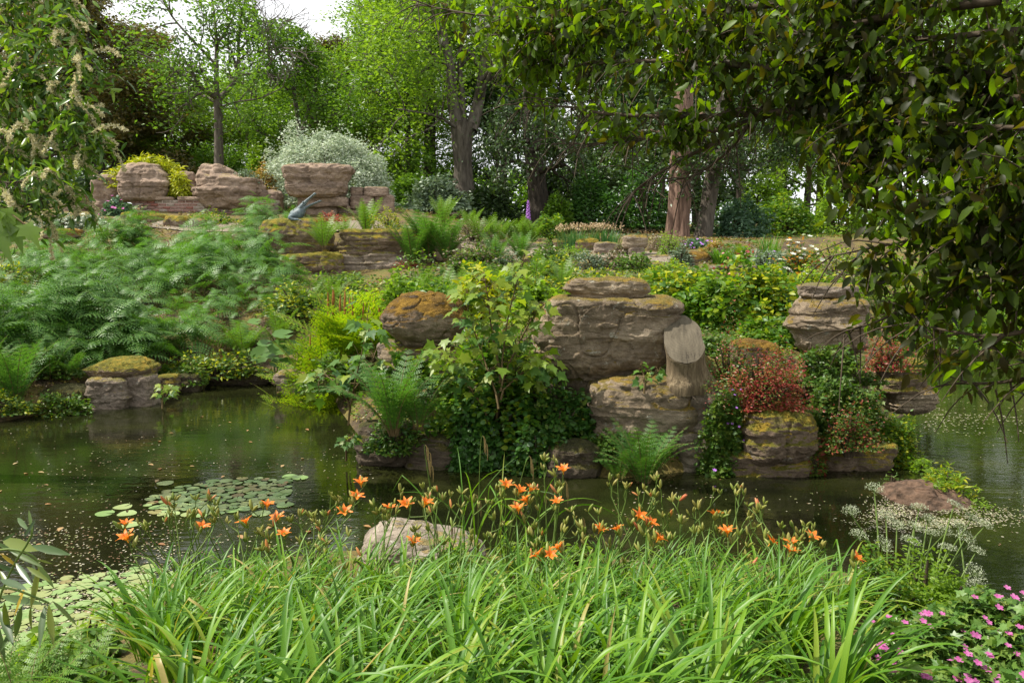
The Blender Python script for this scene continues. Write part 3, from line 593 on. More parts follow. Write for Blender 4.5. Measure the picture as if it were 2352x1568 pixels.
BRKF = [frond(1., 10, .42, 26 - 8 * k, -30 - 8 * k, f_tri, 5, .25, .42, k, .14, .14, (-.06, .05, .1)[k], 1.25).mesh('bracken_frond', [BRK, STEM]) for k in range(3)]
LADY = {}
for nm, mt in (('bright', FERNL), ('dark', FERND)):
    LADY[nm] = [frond(1., 24, .15, a0, a1, f_lance, 5, .3, .26, 10 + k, .1, .12, tw).mesh('fern_frond', [mt, STEMR]) for k, (a0, a1, tw) in enumerate(((80, 35, .05), (76, 5, -.08), (70, -15, .1), (62, -40, -.05)))]
OSMF = [frond(1., 12, .40, a0, a1, f_tri, 5, .5, .42, 20 + k, .25, .05, .06 * k).mesh('royal_fern_frond', [OSM, STEMR]) for k, (a0, a1) in enumerate(((78, 45), (64, 18), (48, -5)))]
def stalk_mesh(h, r, mt, name='stalk'):
    mb = MB(); mb.add(*tube([[0, 0, -.05], [.01, .005, h * .5], [0, 0, h]], [r, r * .8, r * .55], 5)); return mb.mesh(name, mt)
STALK = [stalk_mesh(1., .008, STEM), stalk_mesh(1., .009, STEMR)]
def bracken(p, h, rng, label, group):
    t = thing('bracken', label, 'bracken', p, group); a = rng.uniform(0, 2 * PI)
    link('stalk', STALK[0], t, mat=Matrix.Diagonal((1, 1, h, 1)))
    for k, (hh, Lf) in enumerate(((.5, .8), (.68, .78), (.84, .64), (.95, .46))):
        for sd in (0, PI):
            aa = a + sd + k * .5 + rng.normal(0, .25); s = Lf * rng.uniform(.85, 1.2) * (.5 + .5 * h)
            link('frond', BRKF[rng.integers(3)], t, mat=Matrix.Translation((0, 0, hh * h)) @ rotz(aa) @ Matrix.Rotation(rng.normal(.22, .22), 4, 'Y') @ Matrix.Rotation(rng.normal(0, .42), 4, 'X') @ Matrix.Scale(s, 4))
    link('frond', BRKF[0], t, mat=Matrix.Translation((0, 0, h)) @ rotz(a + 1.57) @ Matrix.Rotation(-.5, 4, 'Y') @ Matrix.Scale(.32, 4))
def fern(p, L_, n, kind, rng, label, group=None, spread=1., lean=0, cat='fern'):
    t = thing('fern', label, cat, p, group)
    ms = LADY[kind] if kind in LADY else OSMF
    for i in range(n):
        a = i * 2.39996 + rng.normal(0, .2); k = min(len(ms) - 1, max(0, int(rng.normal(.2 + 1.6 * (i / n) * spread, .6))))
        link('frond', ms[k], t, mat=rotz(a, 1, (.05 * math.cos(a), .05 * math.sin(a), 0)) @ Matrix.Rotation(rng.normal(lean * math.sin(a), .08), 4, 'Y') @ Matrix.Scale(1.25 * L_ * rng.uniform(.72, 1.08), 4))
    return t
# ------------------------------------------------------------------ trees
def leaf_cloud(mb, pos, size, tmpl, rng, up=.55, droop=.35, mi=0, out=None, sv=.3):
    n = len(pos); N = rng.normal(0, .6, (n, 3)) + [0, 0, up]
    X = rng.normal(0, 1, (n, 3)) * [1, 1, .35] - [0, 0, droop]
    if out is not None: N = N + out * .5; X = X + out * .6
    V, Fc = scatter(tmpl, pos, X, norm(N), size * rng.uniform(1 - sv, 1 + sv, n)); mb.add(V, Fc, mi)
def grow(rng, p, d, Ln, r, lvl, mx, segs, tips, up=.06, ang=.8, nch=4, shr=.62, wob=.16):
    n = 6; pts = [np.array(p, float)]; d = norm(d)
    for i in range(n):
        d = norm(d + rng.normal(0, wob, 3) + [0, 0, up]); pts.append(pts[-1] + d * Ln / n)
    pts = np.array(pts); segs.append((pts, np.linspace(r, r * .45, n + 1), lvl))
    if lvl >= mx - 1: tips.append(pts[2:])
    if lvl < mx:
        for k in range(nch):
            f = rng.uniform(.35, 1.) if k else 1.; i = min(int(f * n), n); dd = norm(pts[i] - pts[max(i - 1, 0)])
            q = norm(np.cross(dd, rng.normal(0, 1, 3))); th = ang * rng.uniform(.6, 1.2) * (1 if k else .4)
            grow(rng, pts[i], dd * math.cos(th) + q * math.sin(th), Ln * shr * rng.uniform(.8, 1.15), r * .5, lvl + 1, mx, segs, tips, up, ang, nch, shr, wob)
def crown_pts(tips, n, sig, rng):
    T = np.concatenate(tips); return T[rng.integers(0, len(T), n)] + rng.normal(0, sig, (n, 3)) * [1, 1, .8]
def limb_mesh(segs, mt, k0=8, name='limb', minr=0.):
    mb = MB()
    for pts, r, lvl in segs:
        if r[0] > minr: mb.add(*tube(pts, np.maximum(r, .012), max(4, k0 - 2 * lvl)))
    return mb.mesh(name, mt)
def gen_tree(seed, hgt, spread, leaf, nleaf, lsize, bark, tmpl=LEAF2, base=.35, r=.2, sig=.55, droop=.3, mx=3):
    rng = np.random.default_rng(seed)
    tr = curve([[0, 0, -.4], [rng.normal(0, .15), rng.normal(0, .15), hgt * .35], [rng.normal(0, .3), rng.normal(0, .3), hgt * .7], [rng.normal(0, .4), rng.normal(0, .4), hgt * .97]], 14)
    segs, tips = [], []
    for k in range(13):
        f = base + (1 - base) * (k + .5) / 13; i = f * 13; i0 = min(int(i), 12); p = tr[i0] + (tr[i0 + 1] - tr[i0]) * (i - i0); a = k * 2.4 + rng.normal(0, .3)
        Ls = spread * (1 - .55 * abs(f - base - .2) / (1 - base)) * rng.uniform(.75, 1.15)
        grow(rng, p, [math.cos(a), math.sin(a), .25 + .5 * f], Ls, r * .42 * (1.15 - f), 1, mx, segs, tips, .04, .75, 3, .6)
    mb = MB(); mb.add(*tube(tr, np.linspace(r * 1.25, r * .15, 14), 12, flute=.1, seed=seed)); tm = mb.mesh('trunk', bark)
    mb = MB(); leaf_cloud(mb, crown_pts(tips, nleaf, sig, rng), lsize, tmpl, rng, droop=droop); cm = mb.mesh('crown', leaf, False)
    return tm, limb_mesh(segs, bark), cm
L_GREEN = leafmat('woodland_leaf', [(.085, .18, .02), (.12, .24, .025), (.17, .30, .03)], .5)
L_LIME = leafmat('lime_leaf', [(.13, .24, .02), (.18, .31, .025), (.24, .37, .03)], .55)
L_DARK = leafmat('evergreen_leaf', [(.03, .065, .018), (.045, .09, .022), (.065, .115, .026)], .28, rough=.4, spec=.5)
L_YEW = leafmat('yew_needles', [(.075, .08, .022), (.12, .105, .03), (.18, .135, .04), (.09, .1, .025)], .35)
L_SILV = leafmat('silver_leaf', [(.34, .43, .30), (.46, .53, .40), (.6, .64, .52)], .28, (1, 1.05, .8), .5)
L_SAGE = leafmat('sage_leaf', [(.10, .16, .09), (.14, .2, .12), (.18, .24, .15)], .25, (1.1, 1.1, .7))
L_YELL = leafmat('yellow_leaf', [(.26, .33, .015), (.40, .43, .02), (.5, .5, .03)], .45, (1.1, 1.1, .4))
L_SHRUB = leafmat('shrub_leaf', [(.06, .16, .02), (.11, .23, .02), (.25, .33, .02)], .48)
L_IVY = leafmat('ivy_leaf', [(.035, .10, .02), (.055, .15, .025), (.085, .2, .03)], .35, rough=.38, spec=.5)
L_RED = leafmat('red_leaf', [(.28, .03, .035), (.35, .05, .045), (.4, .12, .06), (.16, .17, .03)], .35, (1.2, .9, .7))
L_HERB = leafmat('herb_leaf', [(.06, .14, .02), (.09, .18, .025), (.15, .2, .03)], .4)
L_HEATH = leafmat('heath_leaf', [(.16, .11, .08), (.22, .16, .11), (.13, .15, .06), (.25, .15, .14)], .2)
L_BRONZE = leafmat('bronze_leaf', [(.3, .16, .05), (.36, .24, .07), (.28, .27, .05)], .35)
L_BLUEG = leafmat('bluish_leaf', [(.06, .13, .07), (.08, .16, .09), (.1, .19, .1)], .3)
TV = [gen_tree(201, 17, 4.6, L_GREEN, 20000, .215, BARK, r=.24), gen_tree(202, 18, 4.4, L_LIME, 18000, .21, BARK, r=.22, base=.25), gen_tree(203, 15, 4.0, L_GREEN, 19000, .2, BARKD, r=.2, base=.15),
      gen_tree(204, 15, 4.2, L_LIME, 20000, .2, BARK, r=.2, base=.12)]
TY = [gen_tree(211, 15, 3.6, L_YEW, 22000, .25, BARKD, base=.06, r=.25, sig=.42, droop=.8), gen_tree(212, 12, 3.6, L_DARK, 20000, .25, BARKD, base=.05, r=.25, sig=.4, droop=.6)]
def put_tree(var, px, Y, label, s=1., sz=None, rz=0., group=None, name='woodland_tree'):
    p = at(px, Y); t = thing(name, label, 'tree', p - [0, 0, .1], group)
    for nm, me in zip(('trunk', 'limb', 'crown'), var):
        link(nm, me, t, mat=Matrix.Rotation(rz, 4, 'Z') @ Matrix.Diagonal((s, s, sz or s, 1)))
# explicit trees
def tree_x(label, px, Y, trunk, limbs, leaf, bark, nleaf, lsize, seed, sub=(2.2, 3), name='tree', sig=.5, nsub=7, flute=.12, twr=None, droop=.3, tmpl=LEAF2, mx=3, k=14, flare=.35, keep=None):
    """trunk and limbs given as (px, py, width px, depth offset) points at distance Y"""
    rng = np.random.default_rng(seed); s = Y / F
    p0 = at(px, Y); t = thing(name, label, 'tree', p0)
    def pl(pts, n): 
        q = np.array([W(a, b, Y + d) for a, b, w_, d in pts]) - p0; return curve(q, n), np.interp(np.linspace(0, len(pts) - 1, n), range(len(pts)), [w_ / 2 * s for a, b, w_, d in pts])
    P, R = pl(trunk, 22); P[0, 2] = min(P[0, 2], -.3)
    R = R * (1 + flare * np.exp(-np.linspace(0, 22, 22) / 1.8))
    mb = MB(); mb.add(*tube(P, R, k * 2, flute=flute, seed=seed)); link('trunk', mb.mesh('trunk', bark), t)
    segs, tips = [], []
    for lb in limbs:
        p, r = pl(lb, 14); mb = MB(); mb.add(*tube(p, np.maximum(r, .02), 10)); link('limb', mb.mesh('limb', bark), t)
        for q in range(nsub):
            i = rng.integers(3, 14); d = norm(p[i if i < 14 else 13] - p[i - 1]); e = norm(np.cross(d, rng.normal(0, 1, 3)))
            grow(rng, p[min(i, 13)], d * .55 + e * .8 + [0, 0, .1], sub[0] * rng.uniform(.6, 1.2), r[min(i, 13)] * .5 + .015, 1, mx, segs, tips, .03, .8, sub[1], .62)
        tips.append(p[7:])
    if segs: link('branch', limb_mesh(segs, bark, 8, 'branch'), t)
    if nleaf:
        cp = crown_pts(tips, nleaf, sig, rng)
        if keep: w3 = cp + p0; cp = cp[keep(1176 + F * w3[:, 0] / w3[:, 1], 560 - (w3[:, 2] - H) / w3[:, 1] * F)]
        mb = MB(); leaf_cloud(mb, cp, lsize, tmpl, rng, droop=droop); link('crown', mb.mesh('crown', leaf, False), t)
    return t
tree_x('sycamore with single pale trunk forking widely above the back rocks', 503, 37, [(503, 400, 19, 0), (502, 320, 18, 0), (501, 260, 18, 0), (499, 222, 20, 0)],
       [[(499, 226, 12, 0), (482, 216, 11, -.5), (450, 194, 8, -1), (396, 158, 6, -1.5), (313, 119, 3, -2)], [(499, 225, 13, 0), (497, 190, 11, 0), (497, 108, 8, .4), (493, 40, 5, .6), (486, -10, 3, 1)],
        [(500, 228, 13, 0), (513, 218, 12, .3), (536, 190, 10, .6), (547, 150, 8, .8), (548, 82, 6, 1), (556, 20, 3, 1.4)], [(545, 172, 8, .7), (583, 169, 5, 0), (615, 150, 3, -1), (640, 120, 2, -1.5)],
        [(499, 236, 8, 0), (450, 214, 6, 1.2), (395, 200, 4, 2), (340, 180, 2, 2.5)], [(497, 150, 7, .2), (440, 90, 5, -.8), (390, 30, 4, -1), (360, -40, 2, -1)], [(500, 250, 6, 0), (540, 235, 4, -1), (600, 225, 3, -2), (650, 200, 2, -2)], [(547, 120, 6, .8), (580, 80, 4, 1), (596, 50, 3, 1)]],
       L_GREEN, BARK, 10500, .19, 301, name='sycamore_tree', sig=.45, nsub=8, sub=(1.5, 3), keep=lambda x, y: x < 632 - np.maximum(0, 110 - y) * .3)
tree_x('stout grey tree forking in two above a scarred trunk', 1063, 38, [(1063, 440, 47, 0), (1062, 380, 40, 0), (1062, 320, 46, 0), (1066, 282, 54, 0)],
       [[(1052, 300, 30, 0), (1038, 220, 26, 0), (1034, 150, 20, 0), (1016, 70, 18, 0), (1012, -60, 12, 0)], [(1082, 300, 32, 0), (1100, 230, 26, .4), (1112, 150, 22, .6), (1122, 70, 20, 1), (1160, -60, 12, 1.5)], [(1066, 285, 18, .3), (1060, 200, 12, .6), (1056, 120, 10, .8), (1070, -20, 6, 1)],
        [(1036, 160, 9, 0), (990, 120, 6, -1), (945, 90, 4, -1.5), (915, 60, 2, -2)], [(1056, 300, 8, 0), (1010, 270, 6, -1.5), (960, 258, 4, -2.5), (910, 250, 2, -3)]], L_LIME, BARK, 12000, .2, 302, name='forked_tree', keep=lambda x, y: x > 850 + np.maximum(0, 60 - y) * .2, nsub=6, flute=.16)
tree_x('slender straight tree with dark trunk left of the forked tree', 988, 42, [(990, 430, 22, 0), (990, 300, 20, 0), (991, 180, 19, 0), (990, 60, 14, 0), (986, -120, 8, 0)], [[(990, 200, 6, 0), (960, 150, 5, -1), (920, 130, 3, -2)], [(990, 120, 6, 0), (1020, 80, 5, -1), (1040, 30, 3, -1)], [(990, 280, 5, 0), (950, 250, 4, -1), (905, 240, 3, -2)], [(990, 80, 6, 0), (950, 30, 4, 1), (920, -30, 3, 1)]], L_GREEN, BARKD, 9000, .2, 303, name='slender_tree')
tree_x('thin dark tree nearest the silvery shrub at its right', 938, 43, [(938, 420, 17, 0), (937, 330, 14, 0), (932, 200, 14, 0), (924, 80, 11, 0), (920, -60, 6, 0)], [[(937, 330, 5, 0), (900, 290, 4, -1), (865, 270, 2, -2)], [(932, 220, 5, 0), (900, 170, 4, -1), (872, 140, 2, -1)], [(926, 110, 5, 0), (960, 60, 4, 0), (980, 10, 2, 0)], [(924, 90, 5, 0), (900, 50, 4, 1), (885, 10, 2, 1)]], L_LIME, BARKD, 8000, .19, 304, name='slender_tree', sub=(1.3, 3), sig=.4)
tree_x('bright green twin stemmed tree behind the silvery shrub', 680, 40, [(690, 380, 12, 0), (686, 290, 11, 0), (676, 220, 9, 0), (664, 160, 6, 0)], [[(688, 320, 9, 0), (712, 240, 8, .5), (725, 200, 6, .6), (732, 165, 3, .8)], [(680, 230, 6, 0), (640, 180, 5, -1), (615, 130, 3, -1.4)], [(676, 190, 6, 0), (688, 150, 4, .5), (694, 125, 2, .5)], [(688, 300, 5, 0), (750, 270, 4, -1), (800, 250, 3, -1.4)], [(664, 165, 5, 0), (640, 120, 4, .5), (646, 90, 2, .5)], [(690, 340, 5, 0), (640, 320, 4, 1), (590, 300, 3, 1)]], L_GREEN, BARK, 9500, .19, 305, name='twin_stemmed_tree', sig=.4, sub=(1.2, 3), keep=lambda x, y: y > 66 + np.maximum(0, x - 685) * .8)
tree_x('broad red brown trunk with deep furrows at the right of the path', 1556, 29.5, [(1553, 572, 62, 0), (1557, 520, 50, 0), (1560, 450, 46, 0), (1562, 380, 44, 0), (1568, 250, 38, 0), (1572, 60, 26, 0)], [[(1565, 330, 10, 0), (1500, 300, 7, 1), (1430, 310, 4, 1.5)], [(1566, 290, 10, 0), (1640, 250, 7, 1), (1700, 260, 4, 1)]], L_DARK, BARKR, 3000, .2, 306, sub=(1.2, 3), name='red_trunked_tree', flute=.34, k=22, flare=.2)
tree_x('pale grey trunk leaning right beside the red brown trunk', 1618, 30.5, [(1612, 568, 40, 0), (1622, 500, 36, 0), (1632, 430, 34, 0), (1645, 340, 32, 0), (1665, 200, 26, 0), (1690, 20, 18, 0)], [[(1640, 400, 8, 0), (1600, 380, 5, -.6), (1590, 400, 3, -1)], [(1638, 410, 8, 0), (1680, 385, 5, -.6), (1700, 400, 3, -1)], [(1640, 390, 8, 0), (1650, 370, 5, -1), (1660, 390, 3, -1.6)]], L_DARK, BARK, 2600, .17, 307, name='leaning_tree', sub=(1., 3), sig=.3)
tree_x('dark flared yew trunk in deep shade left of the irises', 1232, 36, [(1238, 500, 58, 0), (1234, 450, 44, 0), (1228, 400, 40, 0), (1222, 320, 36, 0), (1215, 150, 26, 0)], [[(1226, 390, 14, 0), (1180, 370, 9, -1.5), (1150, 385, 5, -2.5)], [(1228, 400, 14, 0), (1290, 380, 10, -1.5), (1320, 400, 5, -3)], [(1224, 350, 12, 0), (1260, 330, 8, -2), (1300, 350, 4, -4)], [(1224, 340, 12, 0), (1190, 320, 8, -1), (1140, 330, 4, -1)]], L_DARK, BARKD, 4200, .17, 308, name='yew_tree', droop=.8, flute=.25, sig=.3, sub=(1.0, 3), nsub=5)
g = 'brownish yews at the upper left'
for k, (px, Y, s, sz, lb) in enumerate(((240, 39, .95, .66, 'tall brownish yew left of the sycamore'), (150, 42, .85, .58, 'tall brownish yew with feathery top at the upper left'), (40, 41, 1., .74, 'brownish yew mostly hidden behind the tree with cream tassels'), (340, 44, .9, .6, 'lower brownish yew between the tall yew and the sycamore trunk'))):
    put_tree(TY[0], px, Y, lb, s, sz, k * 1.9, g, 'yew_tree')
for k, (px, Y, s, sz, v, lb) in enumerate(((785, 50, .8, .6, 0, 'dark conifer standing below the gap of sky'), (1140, 41, .6, .55, 1, 'black green conifer in shade right of the forked tree'), (1340, 45, 1.1, .95, 1, 'dark evergreen behind the irises'), (1480, 40, .8, .55, 1, 'low dark evergreen left of the red brown trunk'), (1700, 38, .7, .75, 1, 'dark evergreen right of the leaning pale trunk'))):
    put_tree(TY[v], px, Y, lb, s, sz, k * 1.3 + .5, 'dark conifers in the wood', 'conifer')
g = 'trees of the wood beyond the garden'
k = 0
for px, Y, v, s, sz in ((-250, 52, 0, 1.1, 1.1), (-60, 58, 2, 1.1, 1.1), (110, 60, 0, 1.05, .6), (270, 62, 2, 1.1, .55), (420, 56, 0, 1.0, .48), (560, 60, 1, 1.0, .5), (640, 52, 2, .95, .5), (720, 60, 0, 1.0, .52), (800, 64, 2, 1.0, .8), (950, 54, 1, 1.0, .75), (960, 62, 0, 1.1, .9), (1060, 55, 3, 1.1, 1.2), (1150, 50, 1, 1., 1.1), (1240, 58, 0, 1.2, 1.3), (1330, 50, 3, 1., 1.2), (1430, 56, 1, 1.1, 1.3), (1520, 46, 3, .85, 1.), (1600, 54, 0, 1.1, 1.3), (1690, 48, 3, .95, 1.), (1790, 44, 1, .8, .95), (1880, 52, 3, 1.1, 1.2), (1960, 42, 3, .8, .9), (2060, 50, 1, 1.1, 1.2), (2160, 44, 3, .9, 1.), (2280, 52, 1, 1.1, 1.2), (2400, 46, 3, 1., 1.1), (2560, 55, 0, 1.2, 1.2), (380, 47, 2, .7, .45), (590, 45, 3, .7, .4), (860, 46, 3, .62, .55), (1850, 47, 3, .9, .8), (1800, 56, 1, 1.1, .9), (1900, 40, 3, .6, .6), (450, 46, 3, .65, .42), (740, 45, 2, .7, .42), (980, 47, 3, .7, .6), (280, 48, 2, .7, .6)):
    lab = ('tree of the wood, ' + ('yellow green' if v in (1, 3) else 'mid green') + ' crown, ' + ('above the far left rocks' if px < 300 else 'behind the sycamore' if px < 650 else 'behind the silvery shrub' if px < 900 else 'behind the forked tree' if px < 1250 else 'behind the irises' if px < 1560 else 'behind the overhanging leaves'))
    put_tree(TV[v], px, Y, lab, s, sz, k * 2.1, g); k += 1
def far_wood():
    rng = np.random.default_rng(77); n = 34000; x = rng.uniform(-66, 66, n); y = 80 + rng.normal(0, 2.5, n) + .05 * np.abs(x); hm = 9 + 12 * sstep(4, 22, x) + 4 * vnoise(np.stack([x * .12, 0 * x, 0 * x], 1), 3)
    z = 4 + hm * rng.random(n) ** .8; mb = MB(); leaf_cloud(mb, np.stack([x, y, z], 1), .75, LEAF2, rng); tag(link('far_wood', mb.mesh('far_wood', L_GREEN, False)), 'distant green mass of woodland behind all the trunks', 'wood', kind='stuff')
far_wood()
# ------------------------------------------------------------------ shrubs
def shrub(label, box, Y, mat, n, size, seed, tmpl=LEAF2, dr=.8, cat='shrub', name='shrub', group=None, clump=.3, up=.5, droop=.2, shell=.5, mats2=None, fl=None, stems=True, flat=False, sv=.3):
    rng = np.random.default_rng(seed); x0, y0, x1, y1 = box; p = W((x0 + x1) / 2, y1, Y); s = Y / F; tz = T1(p[0], Y) - .06
    a, hgt = (x1 - x0) / 2 * s, (y1 - y0) * s
    if tz > p[2]: hgt = max(hgt - (tz - p[2]), hgt * .55); p[2] = tz
    b = 0; b = a * dr
    t = thing(name, label, cat, p, group)
    d = rdir(n, rng); d[:, 2] = np.abs(d[:, 2]) - (.12 if not flat else 0)
    r = (shell + (1 - shell) * rng.random(n)) ** .6 * (1 + clump * fbm(d * 2.3 + seed, seed, 3))
    pos = d * r[:, None] * [a, b, hgt]
    pos[:, 2] = np.maximum(pos[:, 2], .02)
    mb = MB(); m = n if mats2 is None else int(n * .72)
    leaf_cloud(mb, pos[:m], size, tmpl, rng, up, droop, 0, d[:m], sv)
    if mats2 is not None: leaf_cloud(mb, pos[m:], size, tmpl, rng, up, droop, 1, d[m:], sv)
    link('foliage', mb.mesh('foliage', [mat] + ([mats2] if mats2 else []), False), t)
    if stems:
        mb = MB()
        for k in range(9):
            d2 = rdir(1, rng)[0]; d2[2] = abs(d2[2]) + .3; e = norm(d2) * [a, b, hgt] * .85
            mb.add(*tube([[e[0] * .08, e[1] * .08, -.1], [e[0] * .5, e[1] * .5, e[2] * .55], e], np.array([.022, .014, .005]) * (1 + a), 5))
        link('stem', mb.mesh('stem', TWIG), t)
    if fl:                              # (material, count, size, template, name)
        fm, cnt, fs, ft, fn = fl; mb = MB(); mb.add(*scatter(ft, np.zeros((5, 3)), np.array([[math.cos(q * 1.2566), math.sin(q * 1.2566), .25] for q in range(5)]), np.tile(UP, (5, 1)), np.ones(5)))
        me = mb.mesh(fn, fm)
        for q in range(cnt):
            dd = rdir(1, rng)[0]; dd[2] = abs(dd[2]); dd[1] = -abs(dd[1]) if rng.random() < .75 else dd[1]; dd = norm(dd)
            link(fn, me, t, mat=mat4(dd * [a, b, hgt] * (1.02 + clump * float(fbm(dd[None] * 2.3 + seed, seed, 3)[0])), [1, .2, 0], norm(dd + [0, -.3, .6]), fs * rng.uniform(.8, 1.2)))
    return t
def silver_shrub():
    t = shrub('large silvery grey domed shrub behind the overhanging sandstone rock', (606, 285, 905, 470), 32.5, L_SILV, 26000, .11, 401, clump=.16, dr=.7, shell=.7, name='silver_shrub')
    rng = np.random.default_rng(9); mb = MB(); s = 32.5 / F       # leading shoots
    for px, py in ((672, 268), (690, 285), (655, 290), (735, 288), (790, 292), (830, 312), (620, 320), (865, 345)):
        c = W(px, py, 32.3) - np.array(t.location); q = c - [0, 0, .62] + rng.normal(0, 1, (200, 3)) * [.16, .16, .34]; leaf_cloud(mb, q, .11, LEAF2, rng)
    link('shoot', mb.mesh('shoot', L_SILV, False), t)
silver_shrub()
shrub('yellow green domed shrub spilling over the rounded pink rocks', (246, 352, 434, 430), 30.8, L_YELL, 4200, .2, 402, LANCE, dr=.5, clump=.2, name='yellow_shrub')
shrub('tongue of yellow leaves hanging between the rounded rocks', (388, 390, 440, 446), 30.1, L_YELL, 700, .18, 403, LANCE, dr=.6, droop=.8, stems=False, name='yellow_shrub')
shrub('ivy patch on top of the wide layered rock', (540, 385, 590, 420), 30.0, L_SAGE, 700, .09, 404, clump=.4, cat='ivy', name='ivy')
shrub('wispy reddish yellow shrub behind the layered rock', (575, 385, 640, 440), 31.5, L_BRONZE, 900, .12, 405, clump=.6)
UG = ((880, 390, 1010, 480, 36, L_GREEN, 'mid green shrub right of the silvery shrub'), (930, 412, 1075, 482, 33, L_SAGE, 'bluish grey shrub at the foot of the forked tree'), (900, 300, 1060, 450, 40, L_GREEN, 'airy green undergrowth in front of the slender trunks'), (1300, 400, 1420, 512, 35, L_IVY, 'dark laurel bush left behind the irises'), (1400, 390, 1545, 520, 35.5, L_IVY, 'dark laurel bush right behind the irises'), (1060, 420, 1180, 500, 37, L_DARK, 'dark bush in the shade below the conifer'),
      (1250, 440, 1310, 520, 34, L_GREEN, 'green bush right of the dark flared trunk'), (1630, 450, 1760, 575, 31, L_BLUEG, 'feathery bluish green shrub right of the leaning trunk'), (1690, 400, 1820, 500, 36, L_LIME, 'bright lime shrub lit through behind the feathery shrub'), (1740, 430, 1880, 575, 33, L_SHRUB, 'round green shrub right of the feathery shrub'), (1850, 380, 2000, 560, 34, L_LIME, 'lime green shrub behind the hanging leaves'), (1990, 450, 2150, 620, 30, L_SHRUB, 'leafy green shrub far right behind the hanging leaves'), (2140, 430, 2330, 640, 29, L_LIME, 'yellow green shrub at the right behind the hanging leaves'), (2300, 400, 2500, 660, 30, L_SHRUB, 'green shrub at the right edge behind the hanging leaves'),
      (430, 330, 590, 420, 42, L_GREEN, 'dark green bush below the sycamore'), (260, 360, 420, 440, 44, L_DARK, 'dark bush left of the sycamore trunk'), (560, 300, 660, 420, 41, L_LIME, 'lit green bush between sycamore and silvery shrub'), (20, 380, 170, 490, 38, L_DARK, 'dark bush behind the small domed rock'), (150, 400, 260, 470, 37, L_DARK, 'dark bush behind the leftmost rocks'))
for k, (x0, y0, x1, y1, Y, mt, lb) in enumerate(UG): shrub(lb, (x0, y0, x1, y1), Y, mt, 4200, .17, 420 + k, clump=.4)
# ------------------------------------------------------------------ bracken on the left slope
def bracken_zone(n, pxs, Ys, h, label, group, seed, test=None):
    rng = np.random.default_rng(seed); c = 0
    for _ in range(n * 6):
        px, Y = rng.uniform(*pxs), rng.uniform(*Ys)
        if test and not test(px, Y): continue
        p = at(px, Y)
        if p[2] < .2: continue
        bracken(p, h * rng.uniform(.8, 1.15) * (1 + .35 * float(vnoise(np.array([[px / 95., Y * .45, 3.]]), 5)[0])), rng, label, group); c += 1
        if c >= n: return
bracken_zone(95, (-60, 620), (14.2, 16.6), 1.15, 'bracken plant with flat silvery green fronds in the front band above the pond', 'bracken in the front band', 501, lambda x, Y: Y > 14.1 + max(0, x - 180) / 250 and not (150 < x < 440 and Y < 14.9))
bracken_zone(100, (0, 700), (19.2, 22.6), 1.15, 'bracken plant with dark green fronds in the middle band of the slope', 'bracken in the middle band', 502, lambda x, Y: x < 640 or Y < 21)
bracken_zone(14, (215, 330), (22.6, 24.2), 1.3, 'tall bracken in the clump left of the moss topped boulder', 'tall bracken clump', 503)
bracken_zone(14, (330, 450), (21.6, 23.4), 1.2, 'bracken in the clump below the moss topped boulder', 'bracken clump under the mossy boulder', 504)
bracken_zone(24, (455, 620), (22.8, 25.6), .9, 'pale young bracken left of the crocodile boulder', 'pale bracken beside the crocodile boulder', 505)
bracken_zone(9, (560, 690), (25.2, 26.4), 1.0, 'pale bracken frond plant behind the crocodile boulder', 'pale bracken behind the crocodile', 506)
bracken_zone(16, (400, 660), (16.8, 18.8), .75, 'short bracken growing in the thin strip between the two bands', 'short bracken between the bands', 507)
bracken_zone(34, (-60, 640), (13.6, 15.6), .6, 'short bracken along the shore in front of the taller band', 'short bracken along the shore', 508, lambda x, Y: Y > 13.5 + max(0, x - 120) / 260 and not (190 < x < 370 and Y < 14.4))
rng = np.random.default_rng(510)
# ------------------------------------------------------------------ single ferns
def fern_at(px, py, Y, L_, n, kind, label, group=None, spread=1., lean=0):
    p = W(px, py, Y) if py else at(px, Y); return fern(p, L_, n, kind, rng, label, group, spread, lean)
fern_at(743, 572, 23.0, .95, 15, 'bright', 'lone bright fern growing out of the mossy rocks below the crocodile')
for px, Y, L_, n, lb in ((948, 23.3, 1.3, 20, 'left'), (985, 23.6, 1.5, 24, 'middle'), (1026, 23.3, 1.25, 20, 'right')):
    fern_at(px, 0, Y, L_, n, 'dark', 'tall dark upright fern beside the flat topped mossy rock, %s one of three' % lb, 'tall dark ferns by the path', .6)
for px, Y, lb in ((1138, 22.2, 'left'), (1196, 22.3, 'right')): fern_at(px, 0, Y, .85, 17, 'dark', '%s of the twin dark ferns in front of the path' % lb, 'twin ferns', .7)
for px, Y, L_ in ((945, 17.6, .85), (985, 18.2, .95), (1025, 17.6, .95), (1065, 18.2, .9), (1105, 18.4, .75), (1150, 18., .8), (920, 18.4, .8)):
    fern_at(px, 0, Y, L_, 14, 'bright', 'fresh green fern in the cluster behind the round mossy boulder', 'fern cluster behind the round boulder')
for px, Y in ((1128, 26.2), (1152, 26), (1176, 26.2), (1200, 26), (1226, 25.8), (1100, 25.4)): fern_at(px, 0, Y, .85, 12, 'bright', 'bright upright fern in the row on the rise beyond the path', 'fern row beyond the path', .5)
fern_at(1018, 0, 28, 1.0, 12, 'bright', 'bright fern at the foot of the forked tree, taller of two', None, .4)
fern_at(1080, 0, 27.4, .8, 12, 'bright', 'short bright fern right of the taller one near the forked tree', None, .4)
fern_at(842, 0, 25.6, 1.15, 12, 'bright', 'upright yellow green fern in front of the stone wall', None, .3)
fern_at(795, 0, 25.2, .8, 9, 'bright', 'thin pale fern left of the upright fern by the stone wall', None, .3)
fern_at(905, 1000, 9.6, .95, 20, 'dark', 'big arching fern hanging over the water left of the ivy')
